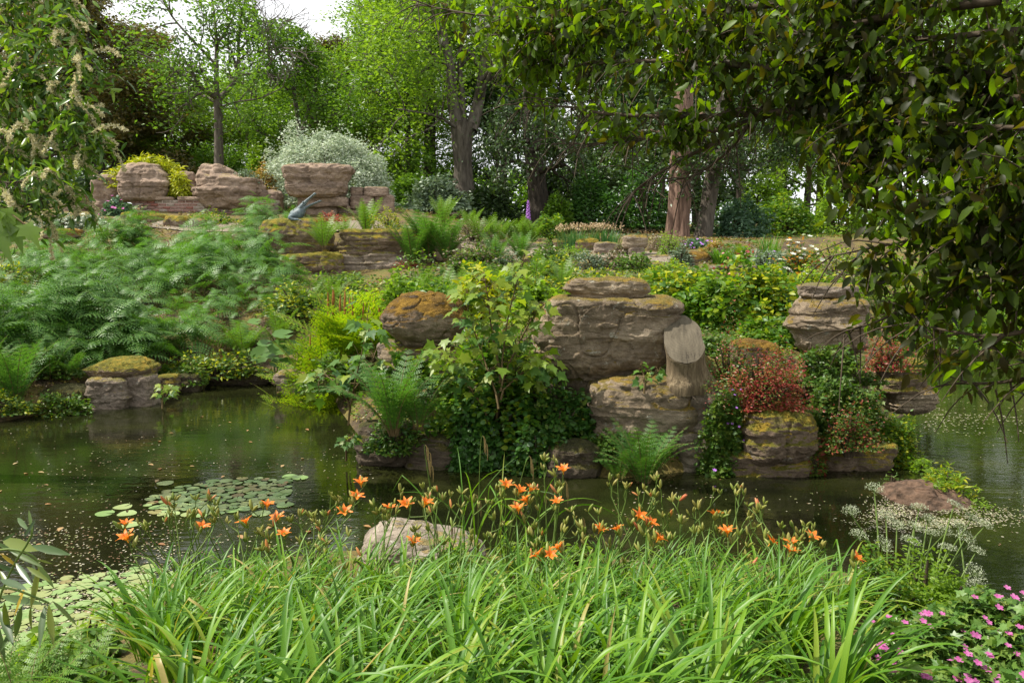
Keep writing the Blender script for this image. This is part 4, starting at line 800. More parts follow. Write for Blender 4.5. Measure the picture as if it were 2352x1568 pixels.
fern_at(960, 985, 9.7, .7, 10, 'dark', 'smaller arching fern right of the big one over the water')
fern_at(1478, 1120, 9.15, .78, 20, 'dark', 'large arching fern at the waterline in front of the banded rock')
fern_at(1420, 1105, 9.3, .5, 10, 'dark', 'small fern left of the large waterline fern')
for px, py, L_, lb in ((40, 930, 1.0, 'upper'), (-10, 965, .9, 'lower')): fern_at(px, py, 12.9, L_, 13, 'dark', 'drooping fern at the left edge of the shore, %s one' % lb, 'ferns at the left edge')
for x, y, L_ in ((-1.93, 2.95, .34), (-2.1, 3.1, .36), (-1.86, 3.2, .28)): fern((x, y, .85), L_, 13, 'bright', rng, 'bright yellow green fern in the bottom left corner', 'corner ferns')
SPK = MATS.setdefault('spike', plainmat('rusty_spike', (.16, .06, .015), (.34, .14, .03), 30, .8, .6, .01))
mb = MB(); mb.add(*tube([[0, 0, 0], [0, 0, .55], [.01, 0, .6]], [.006, .006, .01], 5)); 
mb.add(*tube(curve([[.01, 0, .55], [.012, 0, .7], [.02, .01, .9]], 8), [.008, .015, .019, .017, .02, .014, .01, .004], 7, flute=.5)); SPIKE = mb.mesh('fertile_spike', SPK)
def royal(px, Y, L_, n, label, ns):
    L_ *= 1.25; p = at(px, Y); t = fern(p, L_, n, 'royal', rng, label, 'royal ferns beside the inlet')
    for k in range(ns): a = rng.uniform(0, 6.28); r = rng.uniform(.1, .35); link('fertile_spike', SPIKE, t, mat=Matrix.Translation((r * math.cos(a), r * math.sin(a) - .1, L_ * .25)) @ Matrix.Rotation(rng.normal(0, .12), 4, 'X') @ Matrix.Diagonal((L_ * .7, L_ * .7, L_ * rng.uniform(.7, .95), 1)))
royal(690, 14.6, .9, 20, 'bright royal fern, leftmost beside the inlet', 0); royal(745, 14.6, 1.1, 28, 'bright yellow royal fern with few rusty spikes by the inlet', 3); royal(800, 14.8, 1.25, 28, 'tallest bright royal fern with a cluster of rusty spikes', 9)
royal(860, 14.6, 1.1, 22, 'bright royal fern behind the round mossy boulder with scattered rusty spikes', 8); royal(915, 14.8, .95, 18, 'low bright royal fern right of the rusty spikes', 4); royal(720, 13.9, .85, 18, 'low royal fern nearest the flat stone of the inlet', 0)
# ------------------------------------------------------------------ saplings with lobed leaves
L_MAPLE = leafmat('maple_leaf', [(.05, .13, .025), (.07, .17, .025), (.11, .23, .025), (.055, .135, .04)], .45, (1.35, 1.35, .4), .5, .35)
L_MAPLEY = leafmat('yellow_maple_leaf', [(.12, .22, .02), (.2, .3, .02), (.27, .34, .03)], .48)  # yellower leaf tone, used more towards the stem tips
def lmesh(name, mt, T, sc=1.): mb = MB(); mb.add(T[0] * sc, T[1]); return mb.mesh(name, mt)
MPL = [lmesh('leaf', L_MAPLE, MAPLE), lmesh('leaf', L_MAPLEY, MAPLE)]
def sapling(label, Y, stems, n, size, seed, yf=.25, spreadm=.3, name='sapling'):
    r2 = np.random.default_rng(seed); b = W(*stems[0][0], Y); t = thing(name, label, 'sapling', b); mb = MB(); LP = []
    for st in stems:
        p = curve([W(x, y, Y + r2.normal(0, .12)) - b for x, y in st], 14); p[0] = p[0] + [0, 0, -.1]; mb.add(*tube(p, np.linspace(.014, .004, 14), 6)); LP.append(p)
    tw = []
    for k in range(n):
        p = LP[r2.integers(len(LP))]; f = r2.uniform(.15, 1) ** .8; i = min(int(f * 13), 12); a0 = p[i]
        d = norm(r2.normal(0, 1, 3) * [1, .8, .45] + [0, -.25, .15]); Ln = spreadm * r2.uniform(.3, 1) * (1.25 - .6 * f); e = a0 + d * Ln
        mb.add(*tube([a0, (a0 + e) / 2 + [0, 0, .03], e], [.004, .003, .002], 4)); tw.append((e, d, f))
    link('stem', mb.mesh('stem', STEMR), t)
    for e, d, f in tw:
        X = norm(d * [1, 1, .2] + [0, 0, -.45]); N = norm(r2.normal(0, .35, 3) + [-.1, -.35, .8])
        link('leaf', MPL[1 if r2.random() < yf * (.3 + 1.4 * f) else 0], t, mat=mat4(e, X, N, size * r2.uniform(.6, 1.15)))
sapling('tall sycamore sapling with lobed leaves between the two big boulders', 9.7, [[(1140, 960), (1150, 860), (1165, 740), (1190, 640), (1204, 600)], [(1145, 920), (1110, 820), (1080, 730), (1070, 660)], [(1150, 880), (1190, 790), (1230, 720), (1262, 690)], [(1150, 860), (1130, 760), (1120, 680), (1110, 625)], [(1120, 950), (1060, 860), (1020, 800)], [(1150, 900), (1210, 850), (1250, 830)]], 300, .18, 601, .65, .34)
sapling('small sycamore sapling with reddish stems left of the round boulder', 10.6, [[(800, 960), (815, 880), (835, 790), (848, 700)], [(805, 930), (770, 880), (740, 860), (730, 890)], [(810, 900), (845, 850), (865, 800)]], 85, .19, 602, .2, .34)
sapling('little lobed leaf seedling growing on the ledge beside the stump', 9.55, [[(1480, 885), (1478, 860), (1470, 838)], [(1480, 882), (1500, 862), (1515, 850)]], 26, .11, 603, .05, .15)
sapling('seedling with lobed leaves at the foot of the left shore stack', 13.3, [[(372, 925), (376, 900), (380, 880)], [(372, 925), (385, 905), (398, 890)]], 30, .14, 604, .6, .16)
sapling('seedling with lobed leaves low over the water left of the arching fern', 9.7, [[(795, 1040), (800, 1015), (812, 1000)]], 22, .11, 605, .1, .16)
# big round leaves of butterbur by the inlet
for k, (px, Y, L_) in enumerate(((10, 13.2, .8), (70, 13.5, .8), (115, 13.8, .7), (165, 13.9, .6), (-40, 13.1, .9), (400, 15.6, .6), (520, 16.3, .6))): fern_at(px, 0, Y, L_, 13, 'dark', 'fern leaning over the water along the left shore', 'ferns along the left shore')
BUT = lmesh('leaf', leafmat('butterbur_leaf', [(.08, .18, .03), (.11, .22, .04)], .4), (np.vstack([[[0, 0, 0]], [[math.cos(a) * (1 + .06 * (-1) ** i) - .0, math.sin(a) * (1 + .06 * (-1) ** i), .18 + .05 * math.cos(3 * a)] for i, a in enumerate(np.linspace(.35, 5.95, 17))]]), np.array([[0, i, i + 1] for i in range(1, 17)])))
t = thing('butterbur', 'plant with large round leaves beside the inlet under the bracken', 'plant', at(635, 16.2))
for k, (px, py) in enumerate(((608, 790), (640, 800), (650, 770), (622, 820), (640, 835), (598, 815), (660, 840), (585, 740), (665, 800))):
    q = W(px, py, 15.6 + .1 * (k % 3)) - np.array(t.location); link('leaf', BUT, t, mat=mat4(q, [1, .2, 0], norm(rng.normal(0, .3, 3) + [0, -.6, .7]), rng.uniform(.14, .22)))
    link('stalk', STALK[0], t, mat=Matrix(((1, 0, q[0] / max(q[2], .1), 0), (0, 1, q[1] / max(q[2], .1), 0), (0, 0, max(q[2], .1), 0), (0, 0, 0, 1))))
# ------------------------------------------------------------------ shrubs and herbs on the point
PUR = plainmat('purple_petal', (.28, .10, .42), (.4, .18, .55), 30, .6, 0)
PINK = leafmat('pink_petal', [(.50, .10, .33), (.58, .16, .42), (.62, .22, .48)], .35, (1.1, .9, 1.1), .6, .2)
WHITE = leafmat('white_petal', [(.6, .62, .52), (.72, .74, .64)], .3, (1, 1, .9), .6, .2)
ORANGE_L = leafmat('orange_leaf', [(.5, .16, .02), (.6, .3, .03)], .4)
S = shrub; ROSE = (np.array(LEAF2[0]), LEAF2[1])
S('yellow green bramble mass behind the stump, left part', (1540, 620, 1710, 830), 13, L_SHRUB, 4600, .12, 701, OVAL, clump=.5, mats2=L_LIME, cat='shrub', name='bramble', shell=.35)
S('yellow topped bramble mass left of the tall layered boulder', (1660, 605, 1850, 820), 13.2, L_SHRUB, 5200, .12, 702, OVAL, clump=.5, mats2=L_YELL, name='bramble', shell=.35)
S('low leafy bramble in front, below the yellow topped mass', (1660, 735, 1840, 850), 11.9, L_SHRUB, 2400, .10, 703, OVAL, clump=.5, name='bramble')
S('leafy green mound behind the cap of the huge boulder', (1480, 615, 1640, 690), 15, L_SHRUB, 2200, .12, 704, OVAL, clump=.5, mats2=L_YELL, name='bramble')
S('small yellow green shrub at the left shoulder of the huge boulder', (1180, 640, 1300, 740), 12.4, L_LIME, 1300, .12, 705, OVAL, clump=.5)
S('yellow leaved shrub behind the sapling top', (1050, 606, 1170, 720), 11.4, L_YELL, 1300, .12, 706, OVAL, clump=.5, mats2=L_SHRUB)
S('glossy green ivy covering the rocks below the sapling', (985, 800, 1260, 1010), 10.05, L_SHRUB, 5200, .085, 707, OVALW, clump=.5, dr=.5, cat='ivy', name='ivy', mats2=L_IVY)
S('ivy hanging over the base rock to the water, right of the arching fern', (1010, 930, 1170, 1075), 9.75, L_IVY, 2600, .075, 708, OVALW, clump=.4, dr=.35, cat='ivy', name='ivy', droop=.7)
S('dark leafy plants in the hollow under the overhanging boulder', (1190, 890, 1370, 1075), 9.9, L_IVY, 3000, .08, 709, OVALW, clump=.4, dr=.4, mats2=L_HERB)
S('green herb mat on the ledge left of the lower fern', (1330, 985, 1480, 1090), 9.6, L_HERB, 2600, .055, 710, clump=.4, dr=.4, cat='herb', name='herb')
S('ivy and herb robert cascade between stump and red creepers', (1612, 900, 1712, 1095), 9.5, L_HERB, 4600, .055, 711, MAPLE, clump=.5, dr=.3, cat='herb', name='herb', fl=(PUR, 14, .018, PETALO, 'flower'))
S('leafy herbs at the waterline with tiny purple flowers', (1615, 1070, 1690, 1130), 9.4, L_HERB, 800, .06, 712, MAPLE, cat='herb', name='herb', fl=(PUR, 4, .03, PETALO, 'flower'), dr=.5)
S('red leaved creeper spreading down from the stump, main patch', (1625, 785, 1850, 940), 9.75, L_HERB, 6500, .035, 713, shell=.35, clump=.8, dr=.5, cat='creeper', name='red_creeper', mats2=L_RED)
S('deep red part of the creeper above the moss capped boulder', (1672, 815, 1846, 938), 9.6, L_RED, 5200, .034, 714, shell=.35, clump=.8, dr=.4, cat='creeper', name='red_creeper')
S('red and green creeper beside the sawn face of the stump', (1606, 745, 1740, 905), 10.0, L_HERB, 3600, .035, 715, shell=.35, clump=.8, dr=.4, cat='creeper', name='red_creeper', mats2=L_RED)
S('bright red creeper on top of the mossy outcrop', (1970, 765, 2095, 850), 10.4, L_RED, 3200, .035, 716, shell=.35, clump=.8, dr=.6, cat='creeper', name='red_creeper', mats2=L_HERB)
S('brownish red creeper above the tapering base stone', (1870, 915, 2030, 1030), 9.5, L_HERB, 3600, .035, 717, shell=.35, clump=.8, dr=.4, cat='creeper', name='red_creeper', mats2=L_RED)
S('green trailing herbs in front of the squat brown rock', (1835, 850, 2050, 1000), 9.9, L_HERB, 4600, .06, 718, MAPLE, clump=.4, dr=.4, cat='herb', name='herb')
S('herbs trailing over the end of the rocky point towards the water', (1985, 940, 2125, 1075), 9.9, L_SHRUB, 3600, .055, 719, clump=.45, dr=.4, cat='herb', name='herb', mats2=L_YELL)
S('green herbs at the foot of the tall layered boulder', (1800, 800, 2010, 880), 10.5, L_HERB, 3000, .06, 720, MAPLE, clump=.4, dr=.4, cat='herb', name='herb')
S('pinkish stonecrop clinging to the flat topped mossy rock', (905, 596, 965, 622), 23.2, L_RED, 700, .05, 721, clump=.5, dr=.3, cat='stonecrop', name='stonecrop', mats2=L_HERB, stems=False)
S('pale green leafy stalks growing beside the tapering base stone', (2085, 1050, 2140, 1100), 9.6, L_LIME, 500, .06, 722, clump=.5, cat='herb', name='herb')
# along the path and under the trees
S('iris clump with tall blue green blades', (1285, 500, 1430, 556), 24, L_BLUEG, 10, .1, 730, clump=.2, cat='iris', name='iris') if False else None
def blades(label, px, Y, n, h, wd, mt, seed, rad=.3, cat='grass clump', name='grass_clump', lean=.35, extra=None):
    r2 = np.random.default_rng(seed); p = at(px, Y); t = thing(name, label, cat, p)
    mb = MB()
    for k in range(n):
        a = r2.uniform(0, 6.28); b = np.array([math.cos(a), math.sin(a), 0]) * rad * r2.random() ** .5; d = norm(b + r2.normal(0, .15, 3)) * [1, 1, 0]; hh = h * r2.uniform(.6, 1.1); u = np.linspace(0, 1, 6)[:, None]
        c = b + UP * hh * (u - lean * .35 * u ** 3) + d * hh * lean * u ** 2; sd = norm(np.cross(UP, d + 1e-3)) * wd * (1 - u ** 2) * .5
        mb.add(np.vstack([c - sd, c + sd]), [[i, i + 1, i + 7, i + 6] for i in range(5)])
    link('blade', mb.mesh('blade', mt), t)['kind'] = 'stuff'
    if extra:
        em, ec, es = extra; mb = MB()
        for k in range(ec):
            a = r2.uniform(0, 6.28); b = np.array([math.cos(a), math.sin(a), 0]) * rad * r2.random() ** .5; tp = b * 1.2 + UP * h * r2.uniform(.95, 1.15); mb.add(*tube([b, tp], [.004, .004], 4), 1); mb.add(*scatter(LEAF2, tp + r2.normal(0, .04, (7, 3)), rdir(7, r2, .6), rdir(7, r2), np.full(7, es)), 0)
        link('dried_flower', mb.mesh('dried_flower', [em, STEM]), t)['kind'] = 'stuff'
L_BLADE = leafmat('iris_blade', [(.05, .16, .05), (.07, .2, .06), (.09, .22, .06)], .35); L_GBLADE = leafmat('green_blade', [(.06, .17, .015), (.09, .22, .02), (.13, .26, .02)], .42)
TAN = leafmat('dried_petal', [(.42, .3, .17), (.52, .4, .25)], .3, (1, .95, .8))
blades('iris clump with papery tan dead flowers beyond the path, left half', 1322, 24.2, 170, .62, .035, L_BLADE, 731, .55, 'iris', 'iris', .3, (TAN, 50, .07))
blades('iris clump with papery tan dead flowers beyond the path, right half', 1388, 24.2, 150, .62, .035, L_BLADE, 732, .5, 'iris', 'iris', .3, (TAN, 42, .07))
blades('bright green grassy clump beside the bronze shrub', 1657, 20.6, 170, .62, .022, L_GBLADE, 733, .22, lean=.9)
blades('upright green sword leaved clump below the feathery shrub', 1762, 22, 90, .85, .03, L_GBLADE, 734, .3, lean=.35)
blades('tall green reeds on the far right shore beside the red creeper', 2065, 17.5, 120, 1.5, .03, L_GBLADE, 735, .45, 'reeds', 'reed_clump', .2)
blades('tall pale reeds on the far right shore behind the hanging leaves', 2180, 21.4, 160, 1.6, .035, L_GBLADE, 736, .9, 'reeds', 'reed_clump', .3)
blades('reeds at the right edge of the far shore', 2320, 21.6, 160, 1.5, .035, L_GBLADE, 737, 1., 'reeds', 'reed_clump', .3)
S('bronze and yellow shrub left above the grassy clump', (1602, 550, 1682, 612), 21.6, L_BRONZE, 1800, .08, 740, clump=.3)
S('blue green cranesbill with purple flowers at the foot of the red trunk', (1560, 562, 1640, 602), 24, L_BLUEG, 1300, .07, 741, MAPLE, clump=.4, fl=(PUR, 26, .035, PETALO, 'flower'), name='cranesbill', cat='cranesbill')
S('grey green lavender mound right of the grassy clump', (1700, 570, 1830, 622), 21, L_SAGE, 2200, .07, 742, clump=.3, name='lavender', fl=(PUR, 14, .03, PETALO, 'flower'))
S('dark heather mound behind the benches', (1735, 575, 1880, 625), 20.5, L_SAGE, 1800, .05, 743, clump=.3, name='heather')
S('shrub with white and orange young leaves right of the benches', (1790, 560, 1875, 640), 18.4, L_HERB, 1300, .09, 744, OVAL, clump=.6, mats2=ORANGE_L, fl=(WHITE, 30, .06, PETALO, 'flower'))
S('tangled pinkish shrub behind the tall layered boulder', (1850, 590, 1990, 690), 16.5, L_HEATH, 2200, .06, 745, clump=.6, mats2=L_HERB)
S('tan and pink heath cushion spreading under the red brown trunk', (1480, 536, 1575, 602), 23.6, L_HEATH, 3600, .05, 746, clump=.3, cat='heath', name='heath')
S('tan heath cushion right of the path end', (1545, 560, 1625, 600), 24.5, L_HEATH, 2400, .05, 747, clump=.3, cat='heath', name='heath')
S('greenish heath cushion on the path edge under the irises', (1400, 556, 1450, 600), 22.6, L_HEATH, 1200, .045, 748, clump=.3, cat='heath', name='heath', mats2=L_HERB)
S('low tan heath behind the row of bright ferns', (1040, 505, 1130, 545), 25.6, L_HEATH, 1800, .05, 749, clump=.4, cat='heath', name='heath', mats2=L_HERB)
S('leafy bright green plant between the fern row and the irises', (1225, 488, 1300, 545), 26, L_SHRUB, 1500, .1, 750, clump=.4)
S('grey green plants with small white flowers at the far left', (70, 486, 200, 535), 26.5, L_SAGE, 2200, .08, 751, clump=.5, fl=(WHITE, 26, .05, PETALO, 'flower'), name='perennial')
S('grey green plants right of the white flowers', (150, 490, 270, 530), 27, L_SAGE, 1700, .08, 752, clump=.5, fl=(WHITE, 16, .05, PETALO, 'flower'), name='perennial')
S('bluish plant with purple flowers at the foot of the pink rocks', (236, 458, 308, 500), 29, L_BLUEG, 1400, .1, 753, MAPLE, clump=.3, fl=(PINK, 12, .05, PETALO, 'flower'), name='perennial')
S('dried brown upright shrub in front of the brick wall', (305, 478, 342, 545), 26.6, plainmat('dry_leaf', (.2, .13, .06), (.36, .25, .12), 20, .8, 0), 700, .08, 754, clump=.5)
S('leafy plants at the foot of the brick wall', (440, 490, 560, 530), 27.6, L_HERB, 1300, .09, 755, clump=.6, name='perennial', mats2=L_YELL)
S('red flowering plant beside the crocodile sculpture', (728, 484, 790, 508), 23.9, L_RED, 420, .06, 756, clump=.6, name='perennial', stems=False)
S('pale green plants between crocodile and upright fern', (855, 480, 930, 530), 25.2, L_YELL, 1200, .07, 757, clump=.6, name='perennial', mats2=L_HERB)
S('green plants along the near edge of the path', (1180, 625, 1290, 690), 16.5, L_HERB, 1500, .09, 758, clump=.5, name='perennial', mats2=L_YELL)
S('yellow green plants below the right end of the path', (1480, 600, 1580, 650), 18, L_LIME, 1300, .09, 759, clump=.5, name='perennial', mats2=L_YELL)
S('tuft of leafy plants between royal ferns and round boulder', (880, 640, 960, 720), 13, L_LIME, 900, .1, 760, OVAL, clump=.5)
# climber on the bench
def climber():
    Yc = 17.6; b = at(1668, Yc); t = thing('climber', 'twining climber with mixed green and red leaves in front of the benches', 'climber', b); r2 = np.random.default_rng(77)
    p = curve([W(1650, 700, Yc) - b, W(1664, 650, Yc) - b, W(1672, 620, Yc) - b, W(1690, 590, Yc) - b, W(1715, 578, Yc) - b], 20); mb = MB(); mb.add(*tube(p, .012, 5)); link('stem', mb.mesh('stem', TWIG), t)
    q = p[r2.integers(0, 20, 420)] + r2.normal(0, .1, (420, 3)); mb = MB(); leaf_cloud(mb, q[:340], .1, OVALW, r2); leaf_cloud(mb, q[340:], .09, OVALW, r2, mi=1); link('foliage', mb.mesh('foliage', [L_SHRUB, L_RED], False), t)
climber()
# foxglove
def foxglove():
    Yf = 30; b = at(1213, Yf); t = thing('foxglove', 'single purple foxglove spike in front of the dark flared trunk', 'foxglove', b); h = (H - (462 - 560) / F * Yf) - b[2]; mb = MB(); mb.add(*tube([[0, 0, 0], [0, 0, h]], [.02, .008], 5)); link('stem', mb.mesh('stem', STEM), t); mb = MB()
    for k in range(34): f = k / 34; a = k * 2.4; mb.add(BALL1[0] * [.05, .05, .06] * (1.1 - .6 * f) + [math.cos(a) * .06 * (1 - f * .6), math.sin(a) * .06 * (1 - f * .6), h * (.45 + .55 * f)], BALL1[1])
    link('bells', mb.mesh('bells', PUR), t)
foxglove()
# ------------------------------------------------------------------ low ground cover
def cover(label, n, region, size, mats, seed, dens, name='ground_cover', tmpl=LEAF2, lift=.05):
    r2 = np.random.default_rng(seed); x0, x1, y0, y1 = region; x = r2.uniform(x0, x1, n * 3); y = r2.uniform(y0, y1, n * 3); z = terr(x, y)
    k = (z > .06) & (fbm(np.stack([x * .6, y * .6, 0 * x], 1), seed, 3) > dens); x, y, z = x[k][:n], y[k][:n], z[k][:n]
    mb = MB(); P = np.stack([x, y, z + r2.random(len(x)) * lift + .01], 1); c = 0; m = len(mats)
    sel = (fbm(P * [.5, .5, 0] + 9, seed + 2, 2) * 1.2 + 1) / 2 * m + r2.normal(0, .4, len(x)); sel = np.clip(sel.astype(int), 0, m - 1)
    for j in range(m):
        if (sel == j).any(): leaf_cloud(mb, P[sel == j], size, tmpl, r2, .7, .0, j)
    tag(link(name, mb.mesh(name, mats, False)), label, kind='stuff')
MOSSL = leafmat('moss_tuft', [(.16, .13, .015), (.22, .16, .02), (.1, .11, .015)], .2); DRY = leafmat('dry_litter', [(.13, .08, .04), (.22, .14, .07), (.3, .21, .11)], .15)
cover('low herbs and leaf litter on the far bank', 26000, (-14, 16, 19, 33), .085, [L_HERB, MOSSL, DRY, L_SAGE], 801, -.15)
cover('moss and leaf litter under the bracken', 16000, (-12, 0, 13, 22), .06, [MOSSL, DRY, L_HERB], 802, -.2, 'moss_litter')
S('low leafy growth between the royal ferns and the flat topped rock', (880, 600, 1060, 680), 18.6, L_HERB, 1800, .1, 770, clump=.6, mats2=L_LIME, name='perennial')
S('green undergrowth on the slope under the path, left part', (1060, 620, 1200, 690), 18, L_HERB, 1800, .1, 771, clump=.6, mats2=L_YELL, name='perennial')
S('green undergrowth on the slope under the path, behind the cap stone', (1290, 622, 1500, 668), 17.5, L_HERB, 2000, .1, 772, clump=.6, mats2=L_YELL, name='perennial')
S('mixed green plants behind the round mossy boulder', (900, 650, 1080, 740), 12.6, L_SHRUB, 1800, .1, 773, OVAL, clump=.5)
S('green plants at the foot of the bramble mass', (1560, 790, 1700, 860), 11.2, L_HERB, 1500, .07, 774, OVALW, clump=.5, name='herb', cat='herb')
S('small green plants at the left foot of the shore stack', (90, 930, 200, 985), 12.9, L_HERB, 900, .06, 775, OVALW, clump=.6, name='herb', cat='herb', mats2=L_YELL)
S('small herbs on the bank between the shore stack and the inlet', (400, 835, 480, 880), 15.2, L_HERB, 700, .07, 776, clump=.6, name='herb', cat='herb')
S('small herbs at the head of the inlet', (490, 835, 610, 872), 16.2, L_HERB, 900, .07, 777, clump=.6, name='herb', cat='herb')
S('leafy plants on the slope right of the benches', (1800, 610, 1960, 680), 15.5, L_LIME, 1800, .1, 778, clump=.6, name='perennial', mats2=L_YELL)
S('green plants on the far right shore under the reeds', (2060, 700, 2240, 810), 20.8, L_SHRUB, 2200, .13, 779, clump=.5, name='perennial', mats2=L_LIME)
S('green plants on the far right shore at the picture edge', (2200, 690, 2420, 815), 20.9, L_LIME, 2400, .13, 780, clump=.5, name='perennial', mats2=L_SHRUB)
S('leafy bank plants under the bracken, left of the shore stack', (-40, 800, 200, 930), 13.9, L_HERB, 1800, .09, 781, clump=.6, dr=.3, name='perennial')
S('leafy bank plants under the bracken, right of the shore stack', (350, 800, 640, 862), 15.6, L_HERB, 2200, .09, 782, clump=.6, dr=.3, name='perennial', mats2=L_YELL)
for k, (bx, Y, m1, m2, lb) in enumerate((((600, 640, 760, 720), 18.2, L_HERB, L_YELL, 'green plants on the slope left above the royal ferns'), ((690, 610, 860, 680), 20.5, L_HERB, L_LIME, 'green plants at the foot of the dark mossy base rock'), ((1840, 540, 2000, 640), 24, L_SHRUB, L_YELL, 'leafy bushes on the slope left of the far reeds'), ((1960, 560, 2160, 690), 22.5, L_LIME, L_SHRUB, 'bright bushes above the far right shore, left part'), ((2120, 560, 2420, 720), 22.5, L_SHRUB, L_LIME, 'bright bushes above the far right shore, right part'), ((-60, 590, 70, 680), 18.5, L_HERB, L_YELL, 'leafy plants at the left edge between the bracken bands'),
        ((1040, 560, 1160, 610), 21.5, L_HERB, L_HEATH, 'low plants left of the twin ferns'), ((780, 660, 900, 740), 15.6, L_LIME, L_YELL, 'fresh green growth behind the tallest royal fern'), ((700, 800, 830, 890), 13.4, L_HERB, L_LIME, 'low green herbs under the royal ferns at the inlet'), ((1200, 590, 1320, 640), 19.5, L_HERB, L_YELL, 'green tufts below the retaining stones'))):
    S(lb, bx, Y, m1, 2000, .1, 1100 + k, clump=.6, mats2=m2, name='perennial')
for px, Y, L_ in ((640, 17.4, .9), (700, 18.4, .9), (560, 17, .8), (1230, 19, .8), (760, 19.4, .8), (1290, 18.4, .7)): fern_at(px, 0, Y, L_, 12, 'bright', 'fresh green fern scattered on the slope above the inlet', 'ferns on the slope above the inlet')
S('green leaves trailing over the base rock beside the lower fern, left side', (1170, 950, 1300, 1095), 9.5, L_IVY, 1800, .07, 1130, OVALW, clump=.5, dr=.3, mats2=L_HERB, name='ivy', cat='ivy', droop=.6)
S('green herbs trailing over the mossy base rock under the arching fern', (840, 940, 960, 1040), 9.75, L_HERB, 1300, .06, 1131, clump=.5, dr=.3, name='herb', cat='herb', mats2=L_IVY)
S('herbs trailing between the base stones at the waterline', (1840, 990, 1900, 1090), 9.45, L_HERB, 800, .05, 1132, clump=.5, dr=.4, name='herb', cat='herb', mats2=L_RED)
S('leafy greens over the flat reddish slab under the round boulder', (880, 800, 1010, 890), 10.6, L_SHRUB, 1100, .08, 1133, OVALW, clump=.5, dr=.4, name='herb', cat='herb')
S('low mossy plants along the left shore, left of the stack', (-60, 900, 90, 975), 12.6, L_HERB, 1500, .06, 1134, clump=.5, dr=.5, name='herb', cat='herb', mats2=L_YELL)
S('low mossy plants along the left shore, touching the stack', (80, 890, 215, 960), 13.0, L_HERB, 1500, .06, 1135, OVALW, clump=.5, dr=.5, name='herb', cat='herb', mats2=L_SHRUB)
S('bright leafy mound under the sycamore sapling, between the boulders', (1000, 720, 1240, 940), 10.35, L_SHRUB, 3600, .085, 1140, OVAL, clump=.6, dr=.4, mats2=L_LIME)
for k in range(16):
    px = 1070 + 50 * k + rng.normal(0, 14); Y = rng.uniform(19, 23.5) if k % 2 else rng.uniform(20, 22); g0 = at(px, Y); py = 560 - (g0[2] - H) / Y * F; hh = rng.uniform(28, 52); ww = rng.uniform(60, 95)
    kd = k % 4; S(('rounded green perennial on the slope around the path', 'yellow green leafy tuft on the slope around the path', 'greyish mounded plant on the slope around the path', 'tan heathy cushion on the slope around the path')[kd], (px - ww / 2, py - hh, px + ww / 2, py + 4), Y, (L_HERB, L_LIME, L_SAGE, L_HEATH)[kd], 900, .08, 1150 + k, (OVALW, LANCE, LEAF2, LEAF2)[kd], clump=.5, name='perennial', group='mounded plants around the path')
cover('small leaves covering the rocky point', 30000, (-3.5, 6.5, 9.2, 20), .06, [L_HERB, L_SHRUB, MOSSL, L_IVY], 803, -.5, lift=.1)
cover('woodland floor leaves beneath the trees', 15000, (-30, 30, 31, 50), .2, [L_HERB, L_DARK, DRY], 804, -.4, 'woodland_floor')
# ------------------------------------------------------------------ water plants
PADM = leafmat('lily_pad', [(.15, .25, .07), (.2, .3, .1), (.26, .34, .13), (.24, .26, .09)], .1, rough=.35, spec=.6); PADR = leafmat('reddish_pad', [(.17, .12, .05), (.22, .17, .07), (.22, .22, .07)], .1, rough=.4)
def pad(mt, k):
    r2 = np.random.default_rng(k); a = np.linspace(.16, 2 * PI - .16, 19); r = 1 + .04 * np.sin(3 * a + k) + r2.normal(0, .012, 19)
    V = [[.12, 0, .012]] + [[math.cos(q) * f * rr, math.sin(q) * f * rr, z + (.03 * math.sin(2 * q + k) if f == 1 else 0)] for f, z in ((.6, .0), (1, .02)) for q, rr in zip(a, r)]
    mb = MB(); mb.add(V, [[0, i, i + 1] for i in range(1, 19)]); mb.f.append((np.array([[i, i + 19, i + 20, i + 1] for i in range(1, 19)]), 0)); return mb.mesh('lily_pad', mt)
PADS = [pad(PADM, k) for k in range(4)] + [pad(PADR, 5)]
r5 = np.random.default_rng(900)
def pads(n, fn, size, label, group, red=.1):
    done = []; c = 0
    for _ in range(n * 40):
        p = fn(); s = size * r5.uniform(.65, 1.15)
        if any((p[0] - q[0]) ** 2 + (p[1] - q[1]) ** 2 < (.8 * (s + q[2])) ** 2 for q in done): continue
        done.append((p[0], p[1], s)); m = PADS[4] if r5.random() < red else PADS[r5.integers(4)]
        tag(link('lily_pad', m, mat=Matrix.Translation((p[0], p[1], .006 + .004 * r5.random())) @ rotz(r5.uniform(0, 6.28)) @ Matrix.Rotation(r5.normal(0, .03), 4, 'X') @ Matrix.Scale(s, 4)), label, 'lily pad', group)
        c += 1
        if c >= n: return
def patch():
    while True:
        a, r = r5.uniform(0, 6.28), r5.random() ** .6; px, py = 500 + 150 * r * math.cos(a) + 70 * r * -math.sin(a), 1143 + 44 * r * math.sin(a)
        if r5.random() < .97: return G(px, py)
pads(230, patch, .07, 'round green lily pad in the floating patch in the middle of the pond', 'lily pads in the middle of the pond')
for k, (px, py) in enumerate(((240, 1180), (282, 1165), (292, 1180), (300, 1206), (665, 1095), (690, 1098), (655, 1106), (640, 1150), (655, 1160), (650, 1135), (380, 1110), (600, 1180))):
    p = G(px, py); tag(link('lily_pad', PADS[k % 4], mat=Matrix.Translation((p[0], p[1], .007)) @ rotz(k) @ Matrix.Scale(.095, 4)), 'single lily pad drifting apart from the floating patch', 'lily pad', 'stray lily pads')
